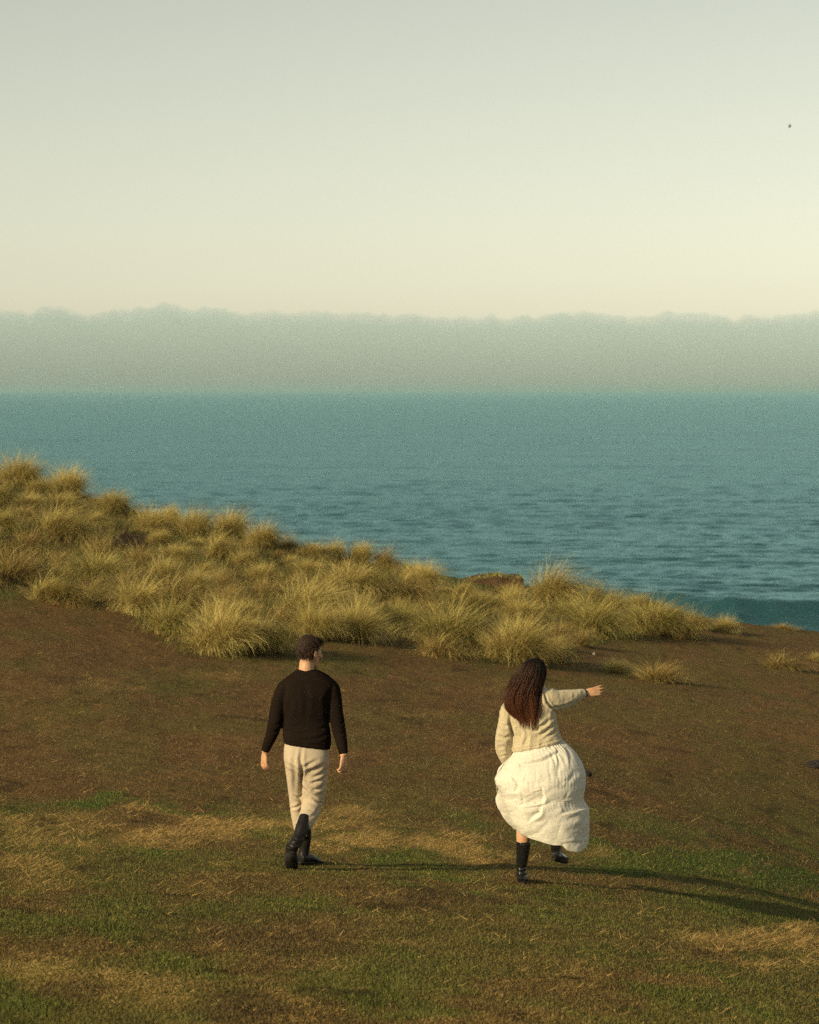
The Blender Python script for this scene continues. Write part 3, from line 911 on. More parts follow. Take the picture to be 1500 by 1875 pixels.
def seg_dist(px, py, poly):
    """distance to a polyline and the fraction along it; sign = side"""
    best = np.full(px.shape, 1e9); fr = np.zeros(px.shape); sd = np.zeros(px.shape)
    P = np.asarray(poly, float)
    ln = np.r_[0, np.cumsum(np.linalg.norm(np.diff(P, axis=0), axis=1))]
    for k in range(len(P) - 1):
        ax, ay = P[k]; bx, by = P[k + 1]
        dx, dy = bx - ax, by - ay; l2 = dx * dx + dy * dy
        t = np.clip(((px - ax) * dx + (py - ay) * dy) / l2, 0, 1)
        qx, qy = ax + t * dx, ay + t * dy
        d = np.hypot(px - qx, py - qy)
        m_ = d < best
        best = np.where(m_, d, best)
        fr = np.where(m_, (ln[k] + t * math.sqrt(l2)) / ln[-1], fr)
        sd = np.where(m_, np.sign((px - ax) * dy - (py - ay) * dx), sd)
    return best, fr, sd

def fold_cloth(me, crop, folds, ymid, scale=1.0, sharp=False, steps=()):
    """press creases (and raise the cloth beside them) on the side of a garment that faces the walker's back"""
    V = get_v(me); Nn = get_n(me)
    cx, cy = crop(V)
    disp = np.zeros(len(V))
    face = sstep(.15, .5, -Nn[:, 1] + .35)
    for poly, w, a in folds:
        d, fr, sd = seg_dist(cx, cy, poly)
        env = np.sin(np.clip(fr, .04, .96) * math.pi) ** .6
        d2 = d / w
        disp += -a * env * (np.exp(-d2 * 1.5) if sharp else np.exp(-d2 ** 2)) + (.35 if sharp else .75) * a * env * np.exp(-((d2 - 1.7) / 1.0) ** 2)
    for poly, w, a, side in steps:
        d, fr, sd = seg_dist(cx, cy, poly)
        env = np.sin(np.clip(fr, .06, .94) * math.pi) ** .5
        env = env * np.where((fr < .001) | (fr > .999), np.exp(-(d / (w * .3)) ** 2), 1)
        disp += np.where(sd == side, -a * env * np.exp(-(d / w) ** 1.3) * sstep(0, 13, d), a * .25 * env * np.exp(-(d / (w * .5)) ** 2)) / scale
    put_v(me, V + Nn * (disp * face * scale)[:, None])

def hand_parts(wrist, d, nrm, size=1.0, curl=(.5, .6, .7, .8), thumb=1, spread=.1, thumb_out=.7):
    """palm, four fingers and a thumb; d = direction of the fingers, nrm = back of the hand"""
    d = np.asarray(d, float); d /= np.linalg.norm(d)
    nrm = np.asarray(nrm, float); nrm = nrm - d * nrm.dot(d); nrm /= np.linalg.norm(nrm)
    s = np.cross(d, nrm) * thumb
    parts = []
    w = np.asarray(wrist, float)
    P = lambda a, b_, c_: w + (d * a + s * b_ + nrm * c_) * size
    parts.append(limb([(*P(-.05, 0, 0), .027 * size, .021 * size), (*P(.0, 0, 0), .028 * size, .020 * size), (*P(.035, 0.002, 0), .038 * size, .018 * size), (*P(.07, 0, 0), .042 * size, .016 * size), (*P(.095, 0, -.002), .038 * size, .013 * size)], ref=nrm))
    offs = [.030, .010, -.011, -.030]; lens = [.93, 1.04, .98, .78]
    for k in range(4):
        ca = curl[k]
        p = P(.088 - .004 * abs(k - 1), offs[k], 0)
        pts = [(*p, .0105 * size)]
        ang = ca * .35
        dirs = spread * (1.2 - k * .8)
        for L_, m_ in ((.043, 1.0), (.027, 1.1), (.022, .8)):
            v = d * math.cos(ang) - nrm * math.sin(ang) + s * dirs * math.cos(ang)
            p = p + v * L_ * lens[k] * size
            rr = .0098 if m_ == 1.0 else (.009 if m_ > 1 else .0072)
            pts.append((*p, rr * size))
            ang += ca * m_
        parts.append(limb(pts, ref=s, n=10))
    p = P(.018, .026, -.004)
    pts = [(*p, .014 * size)]
    v = d * (1 - .4 * thumb_out) + s * thumb_out * .7 - nrm * .35
    for L_, rr in ((.038, .0125), (.030, .0112), (.024, .0085)):
        v = v / np.linalg.norm(v)
        p = p + v * L_ * size
        pts.append((*p, rr * size))
        v = v - s * .22 - nrm * .08
    parts.append(limb(pts, ref=nrm, n=10))
    return parts

def head_parts(c, yaw, pitch=0.0, roll=0.0, size=1.0):
    """head with brow, nose, lips, jaw and ears; yaw > 0 turns the face to the right of the way it walks"""
    R = (Matrix.Rotation(-yaw, 3, 'Z') @ Matrix.Rotation(pitch, 3, 'X') @ Matrix.Rotation(roll, 3, 'Y'))
    R = np.array(R)
    parts = [ellipsoid((0, -.012, .035), (.077, .098, .092)), ellipsoid((0, .03, .0), (.067, .066, .085))]
    rings = []
    th = np.linspace(0, 2 * math.pi, 20, endpoint=False)
    for z, hw, y0, y1 in ((.03, .066, -.03, .090), (-.02, .064, -.03, .092), (-.055, .058, -.025, .093), (-.085, .047, -.005, .094), (-.108, .034, .03, .094), (-.120, .018, .055, .086)):
        rings.append(np.stack([np.cos(th) * hw, (y0 + y1) / 2 + np.sin(th) * (y1 - y0) / 2, np.full(20, z)], 1))
    parts.append(skin_rings(rings[::-1]))
    parts.append(ellipsoid((0, .080, .032), (.046, .018, .012)))
    parts.append(limb([(0, .086, .022, .008), (0, .100, .0, .010), (0, .112, -.022, .013), (0, .100, -.034, .012)], ref=(1, 0, 0), n=10))
    parts.append(ellipsoid((0, .090, -.060), (.024, .011, .007)))
    parts.append(ellipsoid((0, .089, -.072), (.021, .011, .007)))
    for sgn in (-1, 1):
        ear = np.array(Matrix.Rotation(sgn * .35, 3, 'Z') @ Matrix.Rotation(.15, 3, 'X'))
        parts.append(ellipsoid((sgn * .081, -.004, -.006), (.011, .022, .034), ear, 12, 9))
        parts.append(ellipsoid((sgn * .052, .068, -.02), (.022, .02, .022)))
    out = []
    for V, q, t in parts:
        out.append(((V * size) @ R.T + np.asarray(c), q, t))
    return out, R

def strands(paths, radii, cols0, cols1, sides=3, segs=None):
    """thin tapered tubes along paths (k, m, 3)"""
    k, m_, _ = paths.shape
    t = np.gradient(paths, axis=1)
    t /= np.linalg.norm(t, axis=2, keepdims=True) + 1e-9
    ref = np.array([.3, .9, .2])
    s = np.cross(t, ref); s /= np.linalg.norm(s, axis=2, keepdims=True) + 1e-9
    u = np.cross(t, s)
    tt = np.linspace(0, 1, m_)
    rad = radii[:, None] * (1 - .85 * tt ** 2)[None, :]
    V = np.empty((k, m_, sides, 3), np.float32)
    for j in range(sides):
        a = 2 * math.pi * j / sides
        V[:, :, j] = paths + (s * math.cos(a) + u * math.sin(a)) * rad[:, :, None]
    base = (np.arange(k) * m_ * sides)[:, None, None]
    ii = (np.arange(m_ - 1) * sides)[None, :, None]
    jj = np.arange(sides)[None, None, :]; j2 = (jj + 1) % sides
    a = base + ii + jj; b_ = base + ii + j2
    Q = np.stack([a, b_, b_ + sides, a + sides], -1).reshape(-1, 4)
    cc = cols0[:, None, None, :] * (1 - tt)[None, :, None, None] + cols1[:, None, None, :] * tt[None, :, None, None]
    cc = np.broadcast_to(cc, (k, m_, sides, 3)).reshape(-1, 3)
    return V.reshape(-1, 3), Q, cc

def mesh_plain(name, part, smooth=True):
    V, Q, T = part
    return mesh_from(name, V, [Q, T], smooth)

# garment materials
MAT_SKIN = cloth_mat('skin', (.55, .31, .18), .08, 40, .08, .5, 0.0)
MAT_SKIN.node_tree.nodes['Principled BSDF'].inputs['Specular IOR Level'].default_value = .4
MAT_KNIT_DARK = cloth_mat('dark_knit', (.0150, .0105, .0082), .25, 110, .6, .95, 0.0)
MAT_KNIT_DARK.node_tree.nodes['Principled BSDF'].inputs['Specular IOR Level'].default_value = 0.0
MAT_TROUSER = cloth_mat('oatmeal_trousers', (.47, .39, .285), .10, 160, .35, .95, .1)
MAT_SKIRT = cloth_mat('white_cotton', (.84, .81, .72), .04, 220, .10, .9, .05, trans=.26)
MAT_LEATHER = cloth_mat('black_leather', (.014, .012, .012), .3, 30, .15, .45, 0)
MAT_LEATHER.node_tree.nodes['Principled BSDF'].inputs['Specular IOR Level'].default_value = .22
MAT_GLOSS = cloth_mat('glossy_black_leather', (.010, .010, .011), .3, 12, .25, .16, 0, dist=.006)
MAT_GLOSS.node_tree.nodes['Principled BSDF'].inputs['Specular IOR Level'].default_value = .6
MAT_SOLE = cloth_mat('rubber_sole', (.022, .019, .017), .3, 50, .6, .8, 0)
MAT_EYE = cloth_mat('eye', (.5, .45, .4), .05, 5, 0, .2, 0)
MAT_BAND = cloth_mat('hair_tie', (.01, .01, .01), .1, 50, .2, .8, 0)
# cream cable knit: raised plaits in the bump
mk, nt, b = new_mat('cream_cable_knit')
N, L = nt.nodes, nt.links
tc = N.new('ShaderNodeTexCoord')
mp = N.new('ShaderNodeMapping'); mp.inputs['Scale'].default_value = (26, 10, 17)
vo = N.new('ShaderNodeTexVoronoi'); vo.feature = 'SMOOTH_F1'; vo.inputs['Scale'].default_value = 1.0; vo.inputs['Randomness'].default_value = .75
nz = N.new('ShaderNodeTexNoise'); nz.inputs['Scale'].default_value = 140; nz.inputs['Detail'].default_value = 3
L.new(tc.outputs['Object'], mp.inputs[0]); L.new(mp.outputs[0], vo.inputs['Vector']); L.new(tc.outputs['Object'], nz.inputs['Vector'])
inv = N.new('ShaderNodeMath'); inv.operation = 'MULTIPLY_ADD'; inv.inputs[1].default_value = -1.3; inv.inputs[2].default_value = 1
L.new(vo.outputs['Distance'], inv.inputs[0])
sm = N.new('ShaderNodeMath'); sm.operation = 'MULTIPLY_ADD'; sm.inputs[1].default_value = .35
L.new(nz.outputs[0], sm.inputs[0]); L.new(inv.outputs[0], sm.inputs[2])
bp = N.new('ShaderNodeBump'); bp.inputs['Strength'].default_value = .7; bp.inputs['Distance'].default_value = .012
L.new(sm.outputs[0], bp.inputs['Height']); L.new(bp.outputs[0], b.inputs['Normal'])
b.inputs['Base Color'].default_value = (.50, .43, .29, 1); b.inputs['Roughness'].default_value = .95
b.inputs['Sheen Weight'].default_value = .3; b.inputs['Specular IOR Level'].default_value = .15
MAT_CABLE = mk

# ------------------------------------------------------------------ the man
def build_man():
    YM = 20.0
    def P(cx, cy, dy=0.0): return ray(430 + cx / 3.9077, 1140 + cy / 3.9063, YM + dy)
    def crop(V):
        px, py = project(V); return (px - 430) * 3.9077, (py - 1140) * 3.9063
    U = 1.0 / (3.9077 * F / YM)          # metres per figure pixel
    def R(cx, cy, dy, r, r2=None): return (*P(cx, cy, dy), r * U, (r if r2 is None else r2) * U)
    root = bpy.data.objects.new('person', None); COL.objects.link(root)
    root.location = P(470, 1740, 0)
    root['label'] = 'person in black jumper, oatmeal trousers and black boots walking away, head turned right'
    root['category'] = 'person'; root['group'] = 'two walkers'
    bpy.context.view_layer.update()
    kid = lambda n, me, mat, par=None: obj(n, me, mat, par or root)

    # jumper
    torso = lr_loft([
        (446, 334, 584, 334, .052, .055, -.012), (428, 348, 612, 345, .066, .07, -.008), (392, 374, 655, 368, .088, .09, 0), (352, 405, 700, 402, .105, .105, 0),
        (338, 445, 722, 445, .120, .115, 0), (346, 520, 704, 520, .128, .125, 0), (351, 620, 684, 620, .120, .13, .005),
        (350, 700, 674, 700, .112, .13, .01), (345, 765, 682, 765, .116, .13, .005), (344, 815, 690, 830, .132, .135, 0),
        (350, 850, 688, 878, .128, .13, 0), (353, 864, 682, 906, .120, .125, 0)], P, expo=2.35)
    armL = limb([R(398, 425, 0, 44, 60), R(352, 470, 0, 52, 64), R(316, 560, .0, 52, 58), R(298, 650, -.01, 52, 54), R(288, 715, -.01, 52, 53), R(268, 790, .01, 46, 48), R(243, 852, .03, 39, 42), R(224, 900, .045, 32, 36), R(217, 920, .05, 30, 34)])
    armR = limb([R(655, 420, 0, 44, 60), R(700, 470, 0, 50, 64), R(718, 550, .0, 50, 58), R(726, 640, -.01, 50, 54), R(738, 720, -.02, 51, 53), R(750, 790, -.04, 48, 49), R(765, 860, -.06, 42, 43), R(776, 920, -.08, 35, 36), R(780, 940, -.085, 33, 34)])
    me = remesh([torso, armL, armR], .008, 4, 'jumper')
    fold_cloth(me, crop, [([(500, 420), (515, 560), (505, 700)], 22, .004), ([(360, 480), (400, 560), (380, 690)], 18, .006), ([(690, 480), (650, 560), (668, 680)], 18, .006),
        ([(352, 770), (440, 800), (560, 795)], 13, .006), ([(680, 790), (600, 830), (480, 838)], 12, .006), ([(356, 730), (420, 745), (470, 735)], 11, .005), ([(672, 740), (620, 760), (560, 750)], 11, .005),
        ([(240, 700), (300, 730), (340, 720)], 10, .006), ([(235, 760), (285, 785), (320, 770)], 10, .005), ([(700, 700), (745, 730), (790, 715)], 10, .006), ([(710, 790), (755, 800), (800, 780)], 10, .005),
        ([(345, 852), (500, 868), (690, 886)], 5, .005), ([(200, 888), (255, 902)], 5, .004), ([(742, 918), (812, 914)], 5, .004)], YM)
    kid('jumper', me, MAT_KNIT_DARK)

    # trousers
    pelvis = lr_loft([(366, 835, 668, 860, .10, .10, 0), (356, 870, 672, 905, .118, .11, 0), (350, 930, 676, 950, .135, .12, -.01), (353, 990, 674, 1000, .14, .115, -.015), (368, 1045, 668, 1050, .11, .10, -.01), (400, 1085, 640, 1085, .07, .07, 0)], P, expo=2.3)
    legL = limb([R(428, 960, 0, 72, 100), R(424, 1040, .01, 64, 92), R(427, 1120, .045, 56, 82), R(433, 1200, .08, 52, 74), R(438, 1275, .10, 48, 68), R(444, 1350, .10, 46, 62), R(458, 1430, .10, 46, 56), R(472, 1490, .11, 46, 54), R(482, 1530, .12, 42, 50)])
    legR = limb([R(578, 960, -.01, 92, 110), R(574, 1050, -.005, 95, 104), R(568, 1140, .02, 93, 94), R(563, 1215, .04, 86, 84), R(554, 1290, .03, 75, 76), R(538, 1350, -.02, 68, 72), R(515, 1405, -.07, 66, 68), R(492, 1450, -.11, 60, 62), R(480, 1472, -.125, 56, 58)])
    me = remesh([pelvis, legL, legR], .008, 4, 'trousers')
    V = get_v(me); cx, cy = crop(V)
    # the hem rides up over the boot
    lift = sstep(1420, 1475, cy) * np.exp(-((cx - 490) / 42.) ** 4) * (V[:, 1] < YM - .02)
    V[:, 2] += lift * .050
    put_v(me, V)
    fold_cloth(me, crop, [
        ([(478, 905), (470, 980), (482, 1050), (474, 1140), (478, 1230)], 13, .014),
        ([(482, 1040), (540, 1010), (590, 985)], 12, .008), ([(490, 1065), (570, 1050), (640, 1015)], 12, .007), ([(560, 1110), (610, 1085), (660, 1050)], 11, .010), ([(545, 1150), (600, 1130), (655, 1100)], 11, .010),
        ([(560, 1200), (610, 1185), (650, 1150)], 11, .010), ([(482, 1170), (540, 1225), (620, 1275)], 10, .010), ([(500, 1120), (540, 1180), (610, 1225)], 12, .009), ([(560, 1262), (600, 1285), (630, 1300)], 9, .013),
        ([(400, 1330), (440, 1322), (475, 1290)], 9, .012), ([(425, 1240), (460, 1250), (478, 1225)], 9, .010), ([(440, 900), (420, 1000), (430, 1100), (425, 1220)], 15, .006),
        ([(470, 1340), (520, 1330), (590, 1350)], 13, .005), ([(540, 1390), (575, 1370), (600, 1330)], 10, .007), ([(395, 950), (445, 1010), (478, 1040)], 12, .007), ([(360, 1000), (420, 1035), (470, 1055)], 11, .005)], YM)
    kid('trousers', me, MAT_TROUSER)

    # boots: the right one pushes off on its toe with its sole to us, the left one is planted ahead
    shaft = limb([R(503, 1385, -.095, 42, 46), R(480, 1470, -.155, 47, 52), R(455, 1540, -.20, 44, 50), R(425, 1590, -.24, 42, 52), R(408, 1625, -.25, 38, 46)])
    foot = limb([R(404, 1590, -.27, 36, 40), R(404, 1640, -.24, 40, 42), R(408, 1690, -.20, 44, 36), R(412, 1730, -.165, 44, 28), R(415, 1748, -.15, 32, 20)])
    me = remesh([shaft, foot], .006, 3, 'boot')
    fold_cloth(me, crop, [([(400, 1570), (440, 1590), (480, 1560)], 9, .005), ([(410, 1540), (450, 1560), (490, 1530)], 9, .004)], YM)
    b1 = kid('boot', me, MAT_LEATHER); b1['label'] = 'black boot pushing off with its sole turned to the viewer'
    sole = limb([R(394, 1640, -.325, 30, 8), R(396, 1652, -.315, 40, 12), R(400, 1690, -.285, 44, 11), R(405, 1725, -.24, 46, 11), R(411, 1752, -.19, 44, 10), R(414, 1762, -.165, 30, 8)])
    heel = limb([R(392, 1648, -.335, 30, 22), R(393, 1668, -.34, 36, 26), R(396, 1690, -.325, 37, 26), R(397, 1702, -.315, 30, 20)])
    kid('sole', remesh([sole, heel], .005, 2, 'sole'), MAT_SOLE, b1)
    shaft = limb([R(508, 1470, .13, 40, 44), R(508, 1540, .15, 40, 44), R(500, 1610, .17, 38, 44), R(490, 1668, .175, 38, 46), R(488, 1690, .175, 34, 44)])
    foot = limb([(*P(470, 1690, .13), .036, .036), (*P(490, 1684, .16), .042, .040), (*P(530, 1682, .23), .043, .036), (*P(572, 1700, .30), .043, .027), (*P(602, 1710, .35), .038, .020), (*P(616, 1716, .375), .022, .014)], ref=(0, 0, 1))
    b2 = kid('boot', remesh([shaft, foot], .006, 3, 'boot'), MAT_LEATHER); b2['label'] = 'black boot planted flat with its toe to the right'
    sole = limb([(*P(456, 1716, .10), .030, .012), (*P(474, 1716, .13), .040, .014), (*P(530, 1716, .22), .042, .012), (*P(585, 1722, .32), .044, .010), (*P(618, 1724, .38), .030, .010)], ref=(0, 0, 1))
    kid('sole', remesh([sole], .005, 2, 'sole'), MAT_SOLE, b2)

    # body: one skin from head to ankles
    hc = P(534, 213, .0)
    hp, HR = head_parts(hc, math.radians(47), math.radians(-8), size=1.0)
    k = .86
    neck = limb([(*P(525, 235, .0), .056, .060), (*P(516, 290, -.004), .057, .060), (*P(512, 335, -.006), .060, .064), (*P(515, 380, 0), .075, .07)])
    core = lr_loft([(400, 390, 650, 390, .07, .07, 0), (360, 445, 700, 445, .10, .10, 0), (372, 560, 680, 560, .10, .10, 0), (375, 700, 655, 700, .09, .10, 0), (372, 850, 662, 860, .10, .10, 0), (372, 980, 655, 985, .11, .09, 0), (410, 1060, 630, 1060, .06, .06, 0)], P)
    aL = limb([R(370, 450, 0, 40), R(318, 560, 0, 40), R(290, 715, -.01, 36), R(245, 852, .03, 30), R(216, 930, .052, 25, 24)])
    aR = limb([R(690, 450, 0, 40), R(718, 550, 0, 40), R(738, 720, -.02, 36), R(765, 860, -.06, 30), R(779, 955, -.09, 25, 24)])
    lL = limb([R(428, 980, 0, 56), R(430, 1120, .045, 48), R(438, 1275, .10, 40), R(476, 1440, .12, 32), R(506, 1520, .145, 26), R(492, 1660, .175, 24)])
    lR = limb([R(578, 980, 0, 62), R(568, 1140, .02, 60), R(554, 1290, .02, 44), R(505, 1400, -.085, 28), R(485, 1460, -.14, 24), R(415, 1605, -.24, 22)])
    hL = hand_parts(P(214, 928, .052), P(207, 1040, .06) - P(214, 928, .052), (-.75, -.6, .0), .90, (.45, .5, .6, .7), thumb=1)
    hR = hand_parts(P(779, 950, -.088), P(777, 1040, -.095) - P(779, 950, -.088), (.7, -.65, .0), .90, (.55, .6, .65, .7), thumb=-1)
    me = remesh(hp + [neck, core, aL, aR, lL, lR] + hL + hR, .0048, 1, 'body')
    body = kid('body', me, MAT_SKIN)
    for sgn in (-1, 1):
        c = hc + HR @ np.array([sgn * .031, .079, .012])
        kid('eye', mesh_plain('eye', ellipsoid(c, (.013, .013, .011), None, 10, 8)), MAT_EYE, body)

    # short dark hair: a cap and many short locks
    def cap_r(d):   # radius of the hair along a head direction
        return 1 + .05 * (fbm(d[..., 0] * 4 + 3, d[..., 2] * 4 + d[..., 1] * 3, 3, 55) - .5)
    u = np.linspace(0, 2 * math.pi, 48, endpoint=False)
    rings = []
    for zc in np.linspace(1, 0, 18):
        phi = zc * math.pi * .5
        # hairline: high at the face, low at the nape
        fwd = np.sin(u)            # +1 = face
        low = np.where(fwd > .15, .03 + .06 * sstep(.15, .7, fwd), -.098 + .10 * sstep(-.55, .25, fwd))
        el = np.arcsin(np.clip((low - .035) / .10, -1, 1))
        a = el + (math.pi / 2 - el) * (1 - zc)
        d = np.stack([np.cos(u) * np.cos(a), np.sin(u) * np.cos(a), np.sin(a)], 1)
        rr = np.array([.084, .107, .102]) * cap_r(d)[:, None]
        p = d * rr + np.array([0, -.012, .035])
        lowmask = np.clip(-.03 - p[:, 2], 0, .1)
        p[:, 1] += lowmask * .45 * (fwd < 0)
        p[:, 0] *= 1 - lowmask * 2.2
        rings.append(p @ HR.T + hc)
    cap = skin_rings(rings)
    hm = remesh([cap, ellipsoid(hc + HR @ np.array([0, .055, .098]), (.058, .05, .030), HR)], .006, 2, 'hair')
    V = get_v(hm); Nn = get_n(hm)
    put_v(hm, V + Nn * ((fbm(V[:, 0] * 40, V[:, 2] * 26 + V[:, 1] * 24, 3, 91) - .5) * .008)[:, None])
    set_col(hm, np.tile(np.array([.030, .017, .012]), (len(hm.vertices), 1)))
    hair = kid('hair', hm, MAT_HAIR)
    V = get_v(hm); Nn = get_n(hm)
    r = np.random.default_rng(3); idx = r.integers(0, len(V), 2600)
    b0, nn = V[idx], Nn[idx]
    flow = np.array([.25, -.2, -.9]) + r.normal(0, .3, (len(idx), 3))
    ln = r.uniform(.012, .030, len(idx))
    tt = np.linspace(0, 1, 4)
    path = b0[:, None] + (nn[:, None] * .16 + flow[:, None] * tt[None, :, None]) * (ln[:, None] * tt[None])[:, :, None]
    cbase = np.array([.036, .020, .013]) * r.uniform(.5, 1.7, len(idx))[:, None]
    v, q, cc = strands(path, r.uniform(.0012, .0022, len(idx)), cbase, cbase * 1.3)
    lm = mesh_from('locks', v, q); set_col(lm, cc)
    o = kid('locks', lm, MAT_HAIR, hair); o['kind'] = 'stuff'
    return root
man = build_man()

# ------------------------------------------------------------------ the woman
def build_woman():
    YW = 20.3
    def P(cx, cy, dy=0.0): return ray(860 + cx / 4.075, 1180 + cy / 4.0761, YW + dy)
    def crop(V):
        px, py = project(V); return (px - 860) * 4.075, (py - 1180) * 4.0761
    U = 1.0 / (4.075 * F / YW)
    def R(cx, cy, dy, r, r2=None): return (*P(cx, cy, dy), r * U, (r if r2 is None else r2) * U)
    root = bpy.data.objects.new('person', None); COL.objects.link(root)
    root.location = P(390, 1790, 0)
    root['label'] = 'person with long brown hair in cream cable jumper and billowing white skirt, arm stretched out'
    root['category'] = 'person'; root['group'] = 'two walkers'
    bpy.context.view_layer.update()
    kid = lambda n, me, mat, par=None: obj(n, me, mat, par or root)

    torso = lr_loft([(430, 292, 530, 286, .05, .05, .01), (372, 345, 556, 312, .075, .08, .005), (300, 408, 590, 345, .10, .10, 0), (278, 460, 628, 410, .118, .11, 0), (288, 530, 640, 500, .122, .115, 0),
        (312, 600, 650, 570, .118, .12, 0), (326, 670, 664, 640, .118, .12, 0), (328, 735, 684, 690, .128, .13, 0), (322, 785, 698, 712, .135, .135, 0), (330, 806, 694, 722, .125, .125, 0)], P, expo=2.3)
    armR = limb([R(548, 392, 0, 66, 82), R(596, 410, .0, 86, 84), R(655, 415, .02, 76, 74), R(725, 401, .05, 65, 62), R(795, 383, .09, 49, 50), R(835, 370, .12, 40, 40), R(856, 366, .135, 35, 35)])
    armL = limb([R(310, 430, 0, 44, 70), R(278, 490, 0, 46, 66), R(268, 570, .0, 48, 62), R(258, 650, .0, 58, 60), R(256, 720, .01, 66, 62), R(260, 795, .04, 61, 58), R(268, 850, .08, 45, 46), R(278, 885, .11, 32, 34)])
    me = remesh([torso, armR, armL], .008, 4, 'jumper')
    V = get_v(me); Nn = get_n(me); cx, cy = crop(V)
    # plaits standing out of the knit, larger than the bump can show
    ca, sa = math.cos(.10), math.sin(.10)
    qx = (cx * ca + cy * sa); qy = (cy * ca - cx * sa)
    col_ = np.mod(qx / 62.0, 1.0) - .5
    rope = np.exp(-((col_ - .13 * np.sin(qy / 17.0)) / .13) ** 2) + np.exp(-((col_ + .13 * np.sin(qy / 17.0)) / .13) ** 2)
    put_v(me, V + Nn * (rope * .0034 * (1 - sstep(590, 660, cx)))[:, None])
    fold_cloth(me, crop, [([(560, 360), (575, 430), (640, 500)], 9, .018), ([(470, 640), (540, 610), (610, 560)], 15, .014), ([(510, 690), (560, 650), (640, 590)], 15, .014), ([(560, 700), (620, 660), (655, 610)], 12, .008),
        ([(290, 560), (315, 640), (330, 700)], 12, .014), ([(340, 600), (390, 660), (400, 720)], 14, .008), ([(420, 640), (430, 700), (400, 770)], 14, .007), ([(640, 470), (720, 455), (800, 420)], 9, .008), ([(600, 470), (650, 465), (690, 480)], 10, .008),
        ([(205, 680), (260, 700), (310, 680)], 12, .010), ([(215, 770), (260, 760), (310, 780)], 12, .009), ([(230, 840), (270, 825), (300, 835)], 8, .007), ([(235, 600), (270, 610), (300, 590)], 12, .007),
        ([(325, 782), (500, 758), (690, 698)], 6, .006)], YW)
    kid('jumper', me, MAT_CABLE)

    # skirt: rings running back-left -> right -> front -> far left panel
    rows = [  # Lx, Ly, Rx, Ry, back, front, farLx, farLy
        (340, 790, 690, 700, .135, .12, 340, 790), (322, 815, 700, 722, .145, .13, 322, 815), (300, 845, 738, 748, .175, .14, 300, 845), (262, 885, 790, 800, .22, .16, 262, 885), (222, 935, 832, 862, .265, .18, 222, 935),
        (198, 985, 856, 930, .295, .19, 200, 985), (193, 1025, 864, 1000, .31, .20, 198, 1030), (206, 1065, 865, 1070, .315, .21, 206, 1075), (224, 1100, 858, 1130, .315, .21, 198, 1120),
        (240, 1150, 858, 1160, .315, .22, 190, 1152), (262, 1210, 892, 1215, .32, .23, 204, 1205), (285, 1270, 897, 1270, .31, .23, 230, 1265), (312, 1325, 893, 1345, .30, .23, 270, 1325), (342, 1372, 890, 1410, .285, .22, 318, 1370), (370, 1405, 884, 1478, .27, .21, 352, 1394)]
    q = np.asarray(rows, float)
    nr = 150
    key = np.concatenate([np.stack([np.arange(len(q)) * 1.0, 0 * q[:, 0], 0 * q[:, 0]], 1), q], 1)
    q = catmull(key, nr)[:, 3:]
    nb_, nf_, nl_ = 130, 60, 10
    W, idxs = [], None
    for r_i, (lx, ly, rx, ry, bk, ft, fx, fy) in enumerate(q):
        v = r_i / (nr - 1)
        t = np.linspace(0, math.pi, nb_, endpoint=False)
        far = .17 * sstep(.45, .60, v)
        Lp, Rp, Fp = P(lx, ly, 0), P(rx, ry, .02), P(fx, fy, far)
        s = (1 - np.cos(t)) / 2
        A = Lp + (Rp - Lp) * s[:, None]
        A[:, 1] -= bk * np.sin(t) ** .85
        # hem sag of the back panel, deepest to the right
        sag = np.interp(s, [0, .2, .45, .6, .68, .82, .93, 1], [0, 8, 16, 10, 46, 52, 30, 0]) * sstep(.88, 1.0, v)
        A[:, 2] -= sag * U
        t2 = np.linspace(0, math.pi, nf_, endpoint=False)
        s2 = (1 - np.cos(t2)) / 2
        B = Rp + (Fp - Rp) * s2[:, None]
        B[:, 1] += ft * np.sin(t2)
        B[:, 2] += .10 * sstep(.8, 1, v) * np.sin(t2)
        s3 = np.linspace(0, 1, nl_, endpoint=False)
        C = Fp + (Lp - Fp) * s3[:, None]
        C[:, 1] += .02 * np.sin(s3 * math.pi)
        W.append(np.concatenate([A, B, C]))
    W = np.array(W); nc = W.shape[1]
    i = np.arange(nr - 1)[:, None] * nc + np.arange(nc)[None]
    j = np.arange(nr - 1)[:, None] * nc + (np.arange(nc)[None] + 1) % nc
    me = mesh_from('skirt', W.reshape(-1, 3), np.stack([i.ravel(), j.ravel(), j.ravel() + nc, i.ravel() + nc], 1), True)
    Nn = get_n(me); V = get_v(me)
    ctr = V.mean(0)
    if np.mean(np.sum(Nn * (V - ctr), 1)) < 0:
        me.flip_normals(); Nn = get_n(me)
    vv = np.repeat(np.arange(nr) / (nr - 1), nc); uu = np.tile(np.arange(nc) / nc, nr)
    cx, cy = crop(V)
    # gathers under the waist and under each tier, dying out downwards
    def gathers(v0, ln, freq, amp, seed):
        ph = uu * freq + 1.6 * fbm(uu * 22, vv * 3, 2, seed)
        return amp * np.sin(2 * math.pi * ph) * np.where(vv >= v0, np.exp(-(vv - v0) / ln), np.exp((vv - v0) / .02)) * (.25 + 1.1 * fbm(uu * 14, vv * 2, 2, seed + 3))
    g = gathers(.05, .10, 38, .0050, 3) * (.35 + sstep(520, 680, cx)) + gathers(.37, .08, 50, .0026, 7) + gathers(.62, .07, 48, .0026, 9) * sstep(540, 640, cx)
    big = (fbm(cx / 120., cy / 90., 3, 401, .45) - .5) * .020 * sstep(.1, .35, vv)
    wr = (fbm(cx / 34. + cy / 90., cy / 46., 3, 411, .5) - .5) * .006 * sstep(.05, .3, vv)
